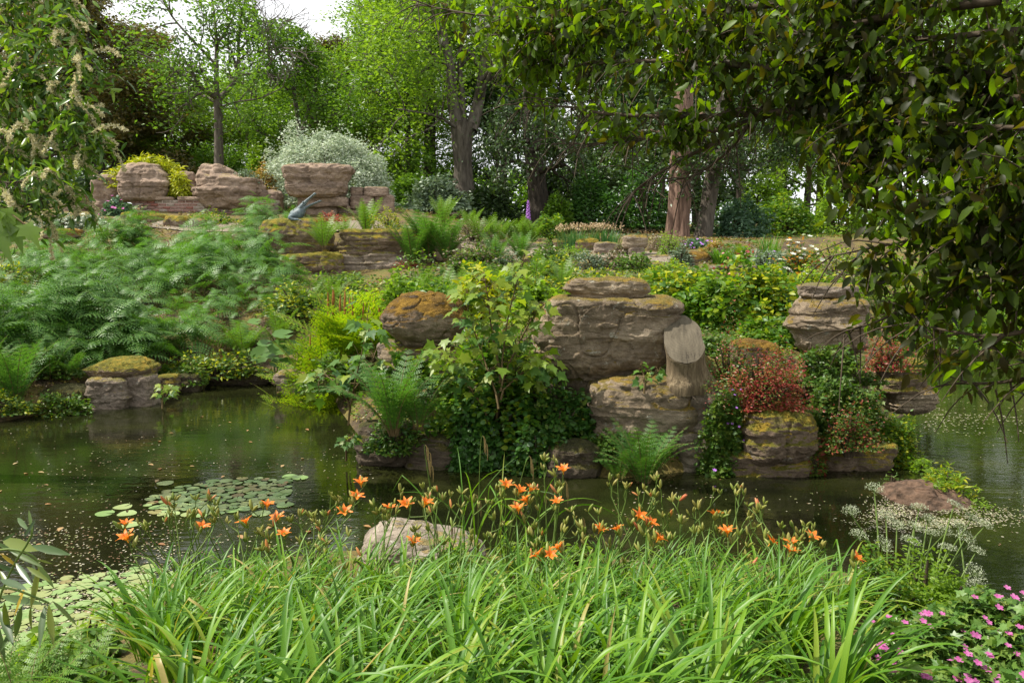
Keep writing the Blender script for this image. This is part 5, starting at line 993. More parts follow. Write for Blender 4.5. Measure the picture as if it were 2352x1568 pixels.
pads(190, lambda: G(*[(r5.uniform(-60, 480), 0)][0][:1], 0) if False else G(*(lambda x: (x, r5.uniform(1300 + abs(x - 330) * .16, 1560 - max(0, x - 100) * .6)))(r5.uniform(-60, 470))), .058, 'small round floating leaf in the crowded mat at the near left bank', 'floating leaves at the near left bank', .08)
def specks(label, name, pts, size, mats, seed, z=.004):
    r2 = np.random.default_rng(seed); mb = MB(); P = np.array(pts)
    if 'specks' in name: P = P[fbm(P * [.9, 1.5, 0] + seed, 7, 3) > r2.normal(.05, .3, len(P))]
    P[:, 2] = z + r2.random(len(P)) * .003; sel = r2.integers(0, len(mats), len(P))
    D = (np.array([[math.cos(a), math.sin(a), 0] for a in np.linspace(0, 2 * PI, 6, endpoint=False)]), np.array([[0, 1, 2], [0, 2, 3], [0, 3, 4], [0, 4, 5]]))
    for j in range(len(mats)):
        q = P[sel == j]; n = len(q); mb.add(*scatter(D, q, np.c_[r2.normal(0, 1, (n, 2)), np.zeros(n)], norm(np.c_[r2.normal(0, .04, (n, 2)), np.ones(n)]), np.stack([size * r2.uniform(.5, 1.5, n), size * r2.uniform(.3, .9, n), np.ones(n) * size], 1)), j)
    tag(link(name, mb.mesh(name, mats, False)), label, kind='stuff')
DW = leafmat('duckweed', [(.2, .26, .08), (.28, .31, .12), (.33, .33, .17)], .15); DWP = leafmat('pale_debris', [(.4, .36, .26), (.5, .46, .36), (.3, .24, .14)], .1); DWB = leafmat('brown_debris', [(.14, .08, .04), (.22, .13, .07)], .1)
specks('mat of duckweed between the small floating leaves', 'duckweed', [G(x, r5.uniform(1300 + abs(x - 330) * .16, 1600)) for x in r5.uniform(-100, 500, 9000)], .011, [DW, DW, DWP], 901)
specks('specks of duckweed and petals scattered over the left pond', 'floating_specks', [G(r5.uniform(-20, 900), 960 + 340 * r5.random() ** .8) for _ in range(1500)], .011, [DW, DWP, DWB], 902)
specks('drifting specks on the left pond surface near the bank', 'floating_specks', [G(r5.uniform(-20, 420), r5.uniform(1140, 1330)) for _ in range(1700)], .010, [DW, DWP, DWB], 903)
specks('specks scattered over the right pond', 'floating_specks', [G(r5.uniform(1400, 2400), 820 + 560 * r5.random()) for _ in range(1500)], .012, [DWP, DWB, DW], 904)
specks('bright specks gathered on the right pond below the hanging leaves', 'floating_specks', [G(r5.uniform(2120, 2400), r5.normal(950, 22)) for _ in range(900)], .016, [DWP, DW], 905)
def ring():
    a = r5.uniform(0, 6.28); r = abs(r5.normal(.78, .25)) * (1 + .25 * math.sin(3 * a + 1)); return G(2140 + 165 * r * math.cos(a), 1178 + 34 * r * math.sin(a) + 4)
specks('pale duckweed and petals gathered round the earth mound', 'duckweed', [ring() for _ in range(2600)], .0095, [DWP, DW, DWP], 906)
for k in range(46):
    p = G(r5.uniform(0, 860), 900 + 380 * r5.random()); me = bpy.data.meshes.get('fallen_leaf') or lmesh('fallen_leaf', leafmat('fallen_leaf', [(.22, .1, .04), (.32, .16, .06), (.3, .24, .1)], .1), OVALW)
    tag(link('fallen_leaf', me, mat=Matrix.Translation((p[0], p[1], .012)) @ rotz(r5.uniform(0, 6.28), r5.uniform(.045, .085))), 'brown fallen leaf floating on the left part of the pond', 'leaf', 'fallen leaves on the pond')
shrub('yellow green ferny plant growing on the earth mound', (2105, 1068, 2225, 1150), 8.6, L_LIME, 1500, .07, 910, LANCE, clump=.5, cat='plant', name='mound_plant', droop=0, up=.2, mats2=L_YELL)
shrub('sparse leafy plant in the water right of the earth mound', (2225, 1135, 2300, 1190), 8.2, L_LIME, 260, .05, 911, LANCE, clump=.6, cat='plant', name='mound_plant')
shrub('small plant at the left edge of the earth mound', (2020, 1080, 2075, 1130), 8.9, L_HERB, 160, .05, 912, LANCE, clump=.6, cat='plant', name='mound_plant')
# ------------------------------------------------------------------ daylilies
m, n_, b, l = nodes('daylily_blade')
oi = n_.nodes.new('ShaderNodeObjectInfo'); rp = ramp(n_, [(0, (.055, .16, .014)), (.5, (.105, .24, .018)), (.9, (.18, .32, .025)), (.965, (.26, .32, .04)), (1, (.42, .33, .13))]); l(oi.outputs['Random'], rp.inputs[0])
f = noise(n_, l, 6, 3, .5, sc=(.3, 9, .3)); rg = ramp(n_, [(.3, (.85, .85, .85)), (.7, (1.15, 1.15, 1.1))]); l(f, rg.inputs[0]); col = mixc(n_, l, .8, rp.outputs[0], rg.outputs[0], 'MULTIPLY')
l(col, b.inputs['Base Color']); b.inputs['Roughness'].default_value = .42; b.inputs['Specular IOR Level'].default_value = .4
tr = n_.nodes.new('ShaderNodeBsdfTranslucent'); l(mixc(n_, l, 1., col, (1.3, 1.25, .4), 'MULTIPLY'), tr.inputs[0]); ms = n_.nodes.new('ShaderNodeMixShader'); ms.inputs[0].default_value = .38
l(b.outputs[0], ms.inputs[1]); l(tr.outputs[0], ms.inputs[2]); l(ms.outputs[0], n_.nodes['Material Output'].inputs[0]); BLADE = m
def blade_mesh(k):
    r2 = np.random.default_rng(950 + k); n = 13; u = np.linspace(0, 1, n); a0, a1 = r2.uniform(66, 88), r2.uniform(-55, 25)
    kink = r2.uniform(.45, .8); ang = np.radians(a0 + (a1 - a0) * (u ** r2.uniform(1.2, 2.4)))
    if k % 5 == 0: ang = np.where(u > kink, ang - 1.5, ang)
    ds = 1 / (n - 1); x = np.r_[0, np.cumsum(np.cos(ang[:-1]) * ds)]; z = np.r_[0, np.cumsum(np.sin(ang[:-1]) * ds)]; y = r2.normal(0, .05) * u ** 2
    c = np.stack([x, y, z], 1); T = norm(np.gradient(c, axis=0)); tw = r2.normal(0, .5) * u; S0 = np.array([0, 1., 0]); N0 = np.cross(T, S0); S_ = S0 * np.cos(tw)[:, None] + N0 * np.sin(tw)[:, None]; N1 = np.cross(T, S_)
    wd = .0145 * (np.minimum(1, .55 + u * 2) * (1 - u ** 3.2) + .03); V = np.vstack([c - S_ * wd[:, None] + N1 * (wd * .45)[:, None], c, c + S_ * wd[:, None] + N1 * (wd * .45)[:, None]])
    mb = MB(); mb.add(V, [[r * n + i, r * n + i + 1, (r + 1) * n + i + 1, (r + 1) * n + i] for r in (0, 1) for i in range(n - 1)]); return mb.mesh('leaf', BLADE)
BL = [blade_mesh(k) for k in range(22)]
m, n_, b, l = nodes('orange_petal'); tc = n_.nodes.new('ShaderNodeTexCoord'); ln = n_.nodes.new('ShaderNodeVectorMath'); ln.operation = 'LENGTH'; l(tc.outputs['Object'], ln.inputs[0])
rp = ramp(n_, [(.1, (.8, .42, .04)), (.45, (.85, .30, .02)), (.62, (.76, .14, .012)), (.8, (.86, .22, .018)), (1, (.85, .27, .04))]); l(ln.outputs['Value'], rp.inputs[0]); l(rp.outputs[0], b.inputs['Base Color']); b.inputs['Roughness'].default_value = .5
tr = n_.nodes.new('ShaderNodeBsdfTranslucent'); l(rp.outputs[0], tr.inputs[0]); ms = n_.nodes.new('ShaderNodeMixShader'); ms.inputs[0].default_value = .35; l(b.outputs[0], ms.inputs[1]); l(tr.outputs[0], ms.inputs[2]); l(ms.outputs[0], n_.nodes['Material Output'].inputs[0]); PETAL = m
def flower_mesh(k):                      # trumpet with six recurved petals, mouth along +z
    r2 = np.random.default_rng(970 + k); mb = MB()
    for q in range(6):
        a = q * PI / 3 + r2.normal(0, .06); wd = (.27, .19)[q % 2]; n = 7; u = np.linspace(0, 1, n); rec = r2.uniform(.25, .6)
        r = .05 + .16 * u + .80 * u ** 2.2; z = .95 * u - rec * np.maximum(0, u - .5) ** 1.5 * 1.7; w_ = wd * np.sin(PI * (.1 + .86 * u)) ** .8
        e = np.array([math.cos(a), math.sin(a), 0]); s_ = np.array([-math.sin(a), math.cos(a), 0]); c = e * r[:, None] + UP * z[:, None]; wv = .05 * np.sin(u * 9 + k)[:, None] * UP
        V = np.vstack([c - s_ * w_[:, None] + wv, c + UP * -.03, c + s_ * w_[:, None] - wv]); mb.add(V, [[rr * n + i, rr * n + i + 1, (rr + 1) * n + i + 1, (rr + 1) * n + i] for rr in (0, 1) for i in range(n - 1)])
        if q % 2 == 0: mb.add(*tube(curve([[0, 0, .1], e * .12 + UP * .6, e * .3 + UP * .95], 5), .012, 4))
    mb.add(*tube([[0, 0, -.35], [0, 0, -.1], [0, 0, .12]], [.05, .06, .1], 7)); return mb.mesh('flower', PETAL)
FLW = [flower_mesh(k) for k in range(5)]
BUDG = leafmat('green_bud', [(.17, .24, .04), (.25, .27, .05), (.3, .26, .07)], .2); BUDO = leafmat('orange_bud', [(.5, .2, .05), (.6, .27, .1), (.45, .12, .05)], .2)
def bud_mesh(mt, wl): mb = MB(); mb.add(*tube(curve([[0, 0, 0], [0, 0, .35], [.01, 0, .7], [0, 0, 1]], 8), np.array([.25, .6, .9, 1, .95, .8, .5, .1]) * wl, 6)); return mb.mesh('bud', mt)
BUDS = [bud_mesh(BUDG, .16), bud_mesh(BUDG, .14), bud_mesh(BUDO, .13)]
clumps = []
for row, (Y, xa, xb, st) in enumerate(((2.85, 360, 1860, .36), (3.3, 370, 1900, .38), (3.75, 350, 1920, .38), (4.2, 330, 1930, .38), (4.65, 340, 1930, .38), (5.1, 370, 1930, .40), (5.5, 440, 1900, .44))):
    x0, x1 = W(xa, 1300, Y)[0], W(xb, 1300, Y)[0]; x = x0 + (row % 2) * .15
    while x < x1:
        if row == 6 and 790 < 1176 + F * x / Y < 1130: x += st; continue
        xx, yy = x + r5.normal(0, .06), Y + r5.normal(0, .07); pos = ('nearest', 'second nearest', 'third', 'middle', 'third farthest', 'second farthest', 'farthest')[row]
        t = thing('daylily', 'daylily clump in the %s row of the bed' % pos, 'daylily', (xx, yy, T1(xx, yy) - .02), 'daylilies in the front bed')
        clumps.append((t, xx, yy))
        for q in range(74 if row < 5 else 52):
            a = r5.uniform(0, 6.28); rr = .11 * r5.random() ** .5; aa = a + r5.normal(0, .5); ln_ = r5.uniform(.5, .92) * (.92, .88, .84, .78, .7, .58, .5)[row]; 
            if r5.random() < .35: aa = r5.normal(.25, .6)
            link('leaf', BL[r5.integers(22)], t, mat=Matrix.Translation((rr * math.cos(a), rr * math.sin(a), 0)) @ rotz(aa) @ Matrix.Diagonal((ln_, ln_ * r5.uniform(.85, 1.35) * (1.15, 1.1, 1, 1, 1, 1, 1)[row], ln_ * r5.uniform(.85, 1.1), 1)))
        x += st
def scape(px, py, Y, nfl, nb, blooms=1.):
    top = W(px, py, Y); gx = top[0] + r5.normal(-.05, .08); gy = Y + r5.normal(-.1, .1); cl = min(clumps, key=lambda c: (c[1] - gx) ** 2 + (c[2] - gy) ** 2); t = cl[0]; o = np.array(t.location)
    base = np.array([cl[1] + r5.normal(0, .06), cl[2] + r5.normal(0, .06), o[2]]) - o; tp = top - o; mb = MB()
    jn = base + (tp - base) * np.array([.93, .93, 1]) * np.array([1, 1, .84]); jn[2] = base[2] + (tp[2] - base[2]) * .86
    mb.add(*tube(curve([base, base + (jn - base) * [.25, .25, .5], jn], 9), np.linspace(.006, .004, 9), 5)); ends = []
    for q in range(2 if nb > 3 else 1):
        e = tp + (np.array([r5.normal(0, .05), r5.normal(0, .04), r5.normal(-.03, .025)]) if q else 0) ; mb.add(*tube(curve([jn, (jn + e) / 2 + r5.normal(0, .008, 3), e], 5), [.004, .0036, .0034, .0034, .0036], 5)); ends.append(e)
    st = link('flower_stem', mb.mesh('flower_stem', STEM), t)
    for q in range(nfl):
        d = norm(np.array([r5.normal(.1, .45), r5.normal(-.12, .3), .9])); s_ = r5.uniform(.05, .064)
        link('flower', FLW[r5.integers(5)], st, mat=mat4(ends[0] + np.array([r5.normal(0, .012), r5.normal(0, .012), 0]) + d * .02, np.cross(d, [.3, 1, .1]), d, s_))
    for q in range(nb):
        e = ends[q % len(ends)]; d = norm(np.array([r5.normal(0, .45), r5.normal(0, .45), .9])); Lb = r5.uniform(.045, .09) * (.8 if nfl == 0 else 1); k = 2 if r5.random() < .06 else r5.integers(2)
        if k == 2: Lb *= 1.3
        link('bud', BUDS[k], st, mat=mat4(e + d * .004, np.cross(d, [.3, 1, .1]), d, (Lb, Lb, Lb)))
FLP = ((835, 1118), (792, 1186), (890, 1180), (815, 1152), (460, 1222), (282, 1216), (298, 1244), (606, 1170), (570, 1214), (640, 1202), (654, 1235), (940, 1168), (972, 1165), (1160, 1122), (1185, 1137), (1220, 1132), (1216, 1158), (1185, 1180), (1293, 1087), (1278, 1162), (1292, 1268), (950, 1255), (1380, 1225), (1420, 1230), (1460, 1193), (1485, 1208), (1508, 1244), (1640, 1195), (1668, 1232), (1775, 1255), (1812, 1255), (1868, 1245), (1812, 1277), (1958, 1292), (1240, 1285), (1255, 1282))
for px, py in FLP: scape(px, py, 5.6 - (py - 1090) / 200 * .9, 1, int(r5.integers(3, 8)))
BP = [(385, 1160), (400, 1150), (430, 1190), (450, 1150), (480, 1150), (490, 1175), (500, 1160), (318, 1205), (340, 1210), (545, 1195), (692, 1185), (760, 1140), (750, 1185), (775, 1150), (860, 1165), (905, 1160), (1005, 1130), (1035, 1140), (1060, 1135), (1400, 1105), (1420, 1100), (1440, 1120), (1480, 1128), (1510, 1100), (1290, 1120), (1250, 1060), (1275, 1060), (1560, 1150), (1600, 1165), (1700, 1130), (1690, 1140), (1745, 1170), (1755, 1160), (1850, 1210), (1870, 1215), (1720, 1190), (1640, 1130)]
BP += [(r5.uniform(880, 1560), r5.uniform(1120, 1260)) for _ in range(44)] + [(r5.uniform(1560, 1860), r5.uniform(1140, 1260)) for _ in range(14)] + [(r5.uniform(360, 900), r5.uniform(1180, 1290)) for _ in range(14)] + [(r5.uniform(500, 1800), r5.uniform(1260, 1360)) for _ in range(16)]
for px, py in BP: scape(px, py, 5.7 - (py - 1090) / 200 * .9 if py > 1060 else 5.75, 0, int(r5.integers(4, 10)))
# pendulous sedge
def sedge():
    b = at(1110, 5.75); t = thing('pendulous_sedge', 'tall sedge with nodding brown catkin spikes rising behind the daylilies', 'sedge', b); SPM = plainmat('sedge_spike', (.2, .13, .05), (.34, .25, .1), 40, .8, 0)
    for tx, ty, bx in ((975, 1030, 1010), (980, 1060, 1015), (1105, 1010, 1095), (1090, 1140, 1090), (1210, 1055, 1150), (1240, 1120, 1150), (1290, 1110, 1190), (1330, 1190, 1240), (1030, 1200, 1040)):
        Yk = 5.8; c = curve([W(bx, 1330, Yk) - b, W((bx + tx) / 2 + (bx - tx) * .1, (1330 + ty) / 2, Yk) - b, W(tx, ty, Yk) - b, W(tx + 10, ty + 8, Yk) - b], 14); mb = MB(); mb.add(*tube(c, np.linspace(.004, .0015, 14), 4)); st = link('stem', mb.mesh('stem', STEM), t)
        for q, f in enumerate((13, 11, 10)):
            p = c[f]; mb = MB(); mb.add(*tube([p, p + [.012, 0, -.01], p + [.016, 0, -.07], p + [.014, 0, -.13]], [.0015, .003, .0045, .002], 5)); link('catkin', mb.mesh('catkin', SPM), st)
    for q in range(16):
        a = r5.uniform(0, 6.28); me = BL[q]; link('leaf', me, t, mat=Matrix.Translation((r5.normal(0, .25), r5.normal(0, .06), .1)) @ rotz(a) @ Matrix.Diagonal((.9, .4, 1., 1)))
sedge()
for k, (px, Y) in enumerate(((1180, 5.9), (1230, 5.8), (1330, 5.9), (1050, 5.9))): shrub('leafy weed between the daylily stems, by the water', (px - 50, 1215, px + 50, 1330), Y, L_LIME, 240, .05, 960 + k, OVALW, clump=.6, cat='weed', name='weed', group='weeds behind the daylilies')
# ------------------------------------------------------------------ hemlock water dropwort
FLO = leafmat('umbel_floret', [(.4, .47, .28), (.52, .57, .4), (.64, .67, .54)], .25, (1, 1.05, .8))
def umbel_mesh(seed):
    r2 = np.random.default_rng(seed); mb = MB()
    for q in range(24):
        a = q * 2.4; r = .8 * ((q + .5) / 24) ** .5; e = np.array([math.cos(a) * r, math.sin(a) * r, .55 - .3 * r * r]); mb.add(*tube([[0, 0, 0], e], [.012, .009], 3), 1)
        P = e + rdir(12, r2, .35) * .14; mb.add(*scatter(LEAF2, P, rdir(12, r2), norm(P - e), np.full(12, .1)), 0)
    return mb.mesh('umbel', [FLO, STEM])
UMB = [umbel_mesh(k) for k in range(3)]; UMG = umbel_mesh(9)
def dropwort(label, lst, root, Y0, sd):
    b = at(root, Y0); t = thing('water_dropwort', label, 'dropwort', b, 'white umbel plants at the water edge')
    for px, py, Yk in lst:
        c = W(px, py, Yk) - b; mb = MB(); bb = np.array([r5.normal(0, .08), r5.normal(0, .05), 0]); mb.add(*tube(curve([bb, bb + (c - bb) * [.3, .3, .55], c], 9), np.linspace(.009, .004, 9), 5)); st = link('stem', mb.mesh('stem', STEM), t)
        d = norm(np.array([c[0] * .5 + r5.normal(0, .2), -.25 + r5.normal(0, .2), .9])); link('umbel', UMB[r5.integers(3)], st, mat=mat4(c, np.cross(d, [.2, 1, .1]), d, r5.uniform(.06, .085)))
dropwort('white umbels of the leftmost water dropwort beside the earth mound', ((2008, 1128, 5.4), (1955, 1180, 5.3), (2035, 1190, 5.4), (2025, 1255, 5.1), (1970, 1235, 5.1)), 2010, 5.2, 1)
dropwort('dense white umbels of the water dropwort in front of the earth mound', ((2110, 1172, 5.4), (2060, 1212, 5.3), (2090, 1250, 5.1), (2140, 1230, 5.3), (2100, 1215, 5.2), (2130, 1200, 5.4), (2170, 1225, 5.3)), 2090, 5.1, 2)
dropwort('drooping white umbels of the rightmost water dropwort', ((2190, 1165, 5.4), (2230, 1195, 5.4), (2215, 1240, 5.2), (2240, 1270, 5.1), (2235, 1320, 4.9), (2240, 1350, 4.9), (2260, 1210, 5.3), (2175, 1265, 5.1), (2200, 1210, 5.3)), 2150, 5.0, 3)
for k, bx in enumerate(((1925, 1240, 2080, 1430), (2030, 1230, 2200, 1440), (1960, 1300, 2130, 1480), (2110, 1280, 2230, 1440))): shrub('feathery green dropwort foliage under the white umbels', bx, 5.0 - .12 * k, (L_SHRUB, L_LIME)[k % 2], 2000, .035, 970 + k, clump=.55, cat='dropwort', name='dropwort_foliage', group='dropwort foliage')
# ------------------------------------------------------------------ pink cranesbill
CRL = leafmat('cranesbill_leaf', [(.07, .16, .03), (.10, .21, .04), (.15, .27, .05), (.22, .29, .05)], .35, rough=.4, spec=.5)
for k, (bx, Y) in enumerate((((2130, 1335, 2400, 1600), 4.3), ((1970, 1395, 2210, 1640), 4.1), ((2260, 1340, 2540, 1650), 3.8), ((2080, 1480, 2330, 1720), 3.5), ((1850, 1480, 2060, 1680), 3.6), ((1960, 1530, 2180, 1760), 3.2), ((2230, 1500, 2480, 1800), 3.1), ((1700, 1540, 1900, 1700), 3.3))):
    nf = 40 if k < 4 else 16 if k < 7 else 5
    shrub(('cranesbill mound with pink flowers beside the water, below the dropwort', 'cranesbill mound with pink flowers next to the daylilies', 'cranesbill mound with many pink flowers at the right edge', 'cranesbill mound with pink flowers in the bottom right, behind the nearest one', 'cranesbill with few pink flowers among the right end of the daylilies', 'cranesbill mound at the bottom edge right of the daylilies', 'nearest cranesbill mound in the bottom right corner', 'cranesbill growing up through the front daylilies')[k],
          bx, Y, CRL, 3600 if k < 7 else 700, .055, 980 + k, MAPLE, clump=.3, up=.6, cat='cranesbill', name='cranesbill', fl=(PINK, nf, .019, PETALO, 'flower'), dr=.7)
for k, bx in enumerate(((60, 1480, 260, 1640), (170, 1500, 330, 1660), (40, 1440, 180, 1540), (150, 1430, 300, 1530))): shrub('dark leafy weeds under the left end of the daylilies', bx, (3.2, 3.6, 4.2, 4.4)[k], (L_HERB, L_HERB, L_LIME, L_HERB)[k], 700, .05, 990 + k, OVALW, clump=.5, cat='weed', name='weed', group='weeds at the lower left')
for k, bx in enumerate(((150, 1395, 260, 1500), (240, 1340, 330, 1440))): shrub('pale sprig growing among the floating leaves', bx, 5.2 + .4 * k, L_LIME, 160, .04, 994 + k, OVALW, clump=.6, cat='weed', name='weed', group='sprigs among the floating leaves')
# ------------------------------------------------------------------ near leaves at the left edge
L_BAM = leafmat('bamboo_leaf', [(.05, .10, .03), (.08, .14, .03), (.2, .24, .02)], .35, (1.3, 1.2, .4), .35, .6); L_BAMY = leafmat('yellowing_leaf', [(.5, .26, .02), (.42, .32, .03)], .35)
LANCEL = oval(.075, .06, .02)
def bamboo():
    Y = 2.3; o = W(-30, 1330, Y); t = thing('bamboo', 'bamboo sprays with drooping narrow leaves at the lower left edge', 'bamboo', (o[0], Y, T1(o[0], Y)))
    o = np.array(t.location); A = lmesh('leaf', L_BAM, LANCEL); Bm = lmesh('leaf', L_BAMY, LANCEL)
    Ls = ((72, 1252, 158, 1272, 0), (119, 1378, 180, 1436, 0), (104, 1386, 88, 1486, 0), (112, 1386, 122, 1483, 0), (0, 1368, 94, 1386, 0), (83, 1292, 126, 1350, 0), (76, 1290, 80, 1350, 0), (36, 1292, 72, 1342, 0), (58, 1350, 30, 1415, 1), (60, 1348, 40, 1370, 1), (36, 1429, 0, 1496, 0), (0, 1400, 30, 1480, 0), (66, 1170, 74, 1222, 0), (40, 1188, 62, 1215, 0), (82, 1192, 52, 1236, 0), (36, 1222, 4, 1242, 0), (86, 1284, 122, 1294, 0), (0, 1310, 22, 1350, 0), (5, 1240, 80, 1262, 0), (20, 1262, 98, 1300, 0), (0, 1270, 40, 1300, 1), (50, 1390, 32, 1470, 0), (72, 1390, 68, 1450, 0), (10, 1380, 20, 1470, 0), (90, 1300, 70, 1400, 0), (0, 1330, 60, 1350, 0), (-20, 1240, 40, 1270, 0), (-20, 1290, 50, 1320, 0), (60, 1300, 115, 1335, 0), (-10, 1420, 10, 1520, 0))
    for k, (a, b_, c, d, y) in enumerate(Ls):
        dy = r5.normal(0, .12); p, q = W(a, b_, Y + dy), W(c, d, Y + dy + r5.normal(-.03, .05)); v = q - p; link('leaf', Bm if y else A, t, mat=mat4(p - o, v, norm(np.array([.1, -.75, .65]) + r5.normal(0, .3, 3)), np.linalg.norm(v) * np.array([1, r5.uniform(.8, 1.15), 1])))
    for st in (((-60, 1600), (-10, 1400), (30, 1300), (70, 1235), (74, 1200)), ((-60, 1300), (0, 1262), (60, 1268), (90, 1290)), ((-60, 1350), (20, 1350), (80, 1370), (112, 1384))):
        mb = MB(); mb.add(*tube(curve([W(x, y, Y) - o for x, y in st], 10), .0035, 5)); link('stem', mb.mesh('stem', STEM), t)
bamboo()
def vine():
    Y = 2.2; p0 = W(-40, 470, Y); t = thing('vine_sprig', 'close hanging sprig of large lobed vine leaves at the left edge', 'vine', p0); mt = leafmat('vine_leaf', [(.10, .19, .02), (.14, .24, .02)], .5, rough=.35, spec=.6); ml = lmesh('leaf', mt, MAPLE)
    for a, b_, c, d, nx in ((-5, 498, 22, 618, (-.3, -.7, .5)), (30, 506, 52, 585, (.3, -.8, .3)), (55, 515, 96, 572, (.5, -.6, .4)), (-10, 480, 8, 550, (-.6, -.3, .8)), (10, 478, 30, 545, (.1, -.4, .9))):
        p, q = W(a, b_, Y), W(c, d, Y - .03); v = q - p; link('leaf', ml, t, mat=mat4(p - p0, v, norm(np.array(nx)), np.linalg.norm(v) * np.array([.95, .75, 1])))
    mb = MB(); mb.add(*tube(curve([W(-120, 440, Y) - p0, W(-40, 475, Y) - p0, W(20, 490, Y) - p0, W(56, 515, Y) - p0], 8), .003, 5)); link('stem', mb.mesh('stem', STEMR), t)
vine()
# ------------------------------------------------------------------ tree with cream tassels at the left edge
L_CHEST = leafmat('chestnut_leaf', [(.05, .12, .02), (.08, .17, .024), (.12, .23, .028), (.2, .3, .03)], .45, (1.4, 1.35, .4), .33, .65)
CREAM = leafmat('cream_tassel', [(.55, .5, .28), (.64, .58, .36), (.7, .66, .45)], .35, (1, 1, .8), .7, .2)
def tassel_mesh(seed, mt, n=90):
    r2 = np.random.default_rng(seed); c = curve([[0, 0, 0], [.35, 0, .02], [.75, 0, -.12], [1, 0, -.34]], 12); mb = MB(); mb.add(*tube(c, .012, 4)); f = r2.random(n) * 11; i = np.minimum(f.astype(int), 10); P = c[i] + (c[i + 1] - c[i]) * (f - i)[:, None]; D = rdir(n, r2)
    mb.add(*scatter(LEAF2, P, D, rdir(n, r2), np.full(n, .11))); return mb.mesh('tassel', mt)
TAS = [tassel_mesh(k, CREAM) for k in range(3)]
def big_tree(label, name, Y, trunk, branches, leafm, tmpl, lsize, npart, nstuff, tassels, seed, twl, sig, droopv, bark, tsz, cull=None, leaf2=None):
    r2 = np.random.default_rng(seed); p0 = np.array([trunk[0][0], trunk[0][1], T1(trunk[0][0], trunk[0][1])]); t = thing(name, label, 'tree', p0); TR = curve([np.array(q) for q in trunk], 16) - p0
    TR[0, 2] = -.3; mb = MB(); mb.add(*tube(TR, np.linspace(.22, .09, 16), 14, flute=.1, seed=3)); link('trunk', mb.mesh('trunk', bark), t); tips = []; mbt = MB()
    for br in branches:
        c = curve([W(x, y, d) for x, y, d in br], 26) - p0; L_ = np.linalg.norm(np.diff(c, axis=0), axis=1).sum(); mb = MB(); mb.add(*tube(c, np.linspace(.012 + .006 * L_, .004, 26), 7)); link('branch', mb.mesh('branch', bark), t)
        for k in range(int(L_ * twl[0])):
            i = r2.integers(2, 26); d0 = norm(c[i] - c[i - 1]); d = norm(d0 * .5 + r2.normal(0, .7, 3) + [0, 0, -.35]); Ln = twl[1] * r2.uniform(.4, 1.2); e = c[i] + d * Ln * .5; f = e + norm(d + [0, 0, -.5]) * Ln * .5
            mbt.add(*tube(curve([c[i], e, f], 6), np.linspace(.007, .0025, 6), 4)); tips.append(curve([c[i], e, f], 8)[2:])
            if cull is not None and not cull(f + p0, r2) : tips.pop()
    link('twig', mbt.mesh('twig', bark), t)['kind'] = 'stuff'
    T = np.concatenate(tips); n = npart + nstuff; P = T[r2.integers(0, len(T), n)] + r2.normal(0, sig, (n, 3)); X = norm(r2.normal(0, .8, (n, 3)) * [1, 1, .5] + [0, 0, -droopv]); N = norm(r2.normal(0, .55, (n, 3)) + [0, 0, .6]); S_ = lsize * r2.uniform(.55, 1.15, n)
    order = np.argsort((P + p0)[:, 1] - S_ * 20); P, X, N, S_ = P[order], X[order], N[order], S_[order]
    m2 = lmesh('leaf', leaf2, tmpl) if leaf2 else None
    me = lmesh('leaf', leafm, tmpl); q = P + p0; xs = 1176 + F * q[:, 0] / np.maximum(q[:, 1], .1); vis = np.where((xs > -20) & (xs < 2372))[0][:npart]; msk = np.zeros(n, bool); msk[vis] = True
    sunlit = (r2.random(n) < .6 * sstep(1900, 1150, xs)) if leaf2 else np.zeros(n, bool)  # lighter second leaf grows commoner to the left, painting the sunlit side
    for i in vis: link('leaf', m2 if sunlit[i] else me, t, mat=mat4(P[i], X[i], N[i], S_[i]))
    mb = MB()
    for j, k2 in enumerate((~msk & ~sunlit, ~msk & sunlit)):
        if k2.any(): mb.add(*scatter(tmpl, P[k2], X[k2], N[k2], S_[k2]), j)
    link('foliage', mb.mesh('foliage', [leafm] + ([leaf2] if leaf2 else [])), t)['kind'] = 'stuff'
    tm, nt_ = tassels
    for k in range(nt_):
        i = r2.integers(0, len(T)); d = norm(r2.normal(0, .6, 3) + [.5, -.3, -.45]); link('tassel', tm[k % len(tm)], t, mat=mat4(T[i], d, norm(r2.normal(0, .4, 3) + UP), tsz * r2.uniform(.7, 1.3)))
    return t
big_tree('tree with cream flower tassels and glossy leaves at the upper left edge', 'tasselled_tree', 9, [(-7.6, 9.4, 0), (-7.4, 9.3, 2), (-7.0, 9.2, 5), (-6., 9, 8)],
         [[(-150, 700, 9), (-60, 560, 8.8), (40, 480, 8.6), (130, 456, 8.5), (158, 458, 8.5)], [(-150, 620, 9), (-40, 470, 8.8), (60, 390, 8.6), (150, 345, 8.5), (196, 328, 8.4)], [(-150, 500, 9), (-40, 350, 8.8), (60, 290, 8.6), (150, 250, 8.5), (190, 246, 8.4)], [(-150, 420, 9), (-40, 260, 8.8), (70, 200, 8.7), (150, 165, 8.5), (198, 150, 8.4)], [(-150, 300, 9.2), (-40, 150, 9), (60, 80, 8.8), (130, 50, 8.6), (156, 40, 8.5)], [(-150, 180, 9.2), (-20, 40, 9), (60, -20, 8.8), (120, -60, 8.6)], [(-150, 60, 9.2), (0, -60, 9), (90, -120, 8.8)], [(-150, 560, 8.6), (-60, 420, 8.4), (20, 420, 8.3), (90, 410, 8.2)], [(-150, 450, 9.4), (-60, 330, 9.2), (30, 340, 9), (110, 360, 8.9)], [(-100, 330, 9), (-20, 200, 8.8), (40, 150, 8.6), (100, 120, 8.5)]],
         L_CHEST, oval(.15, .25), .15, 260, 4200, (TAS, 240), 1001, (13, .36), .07, .5, TWIG, .30)
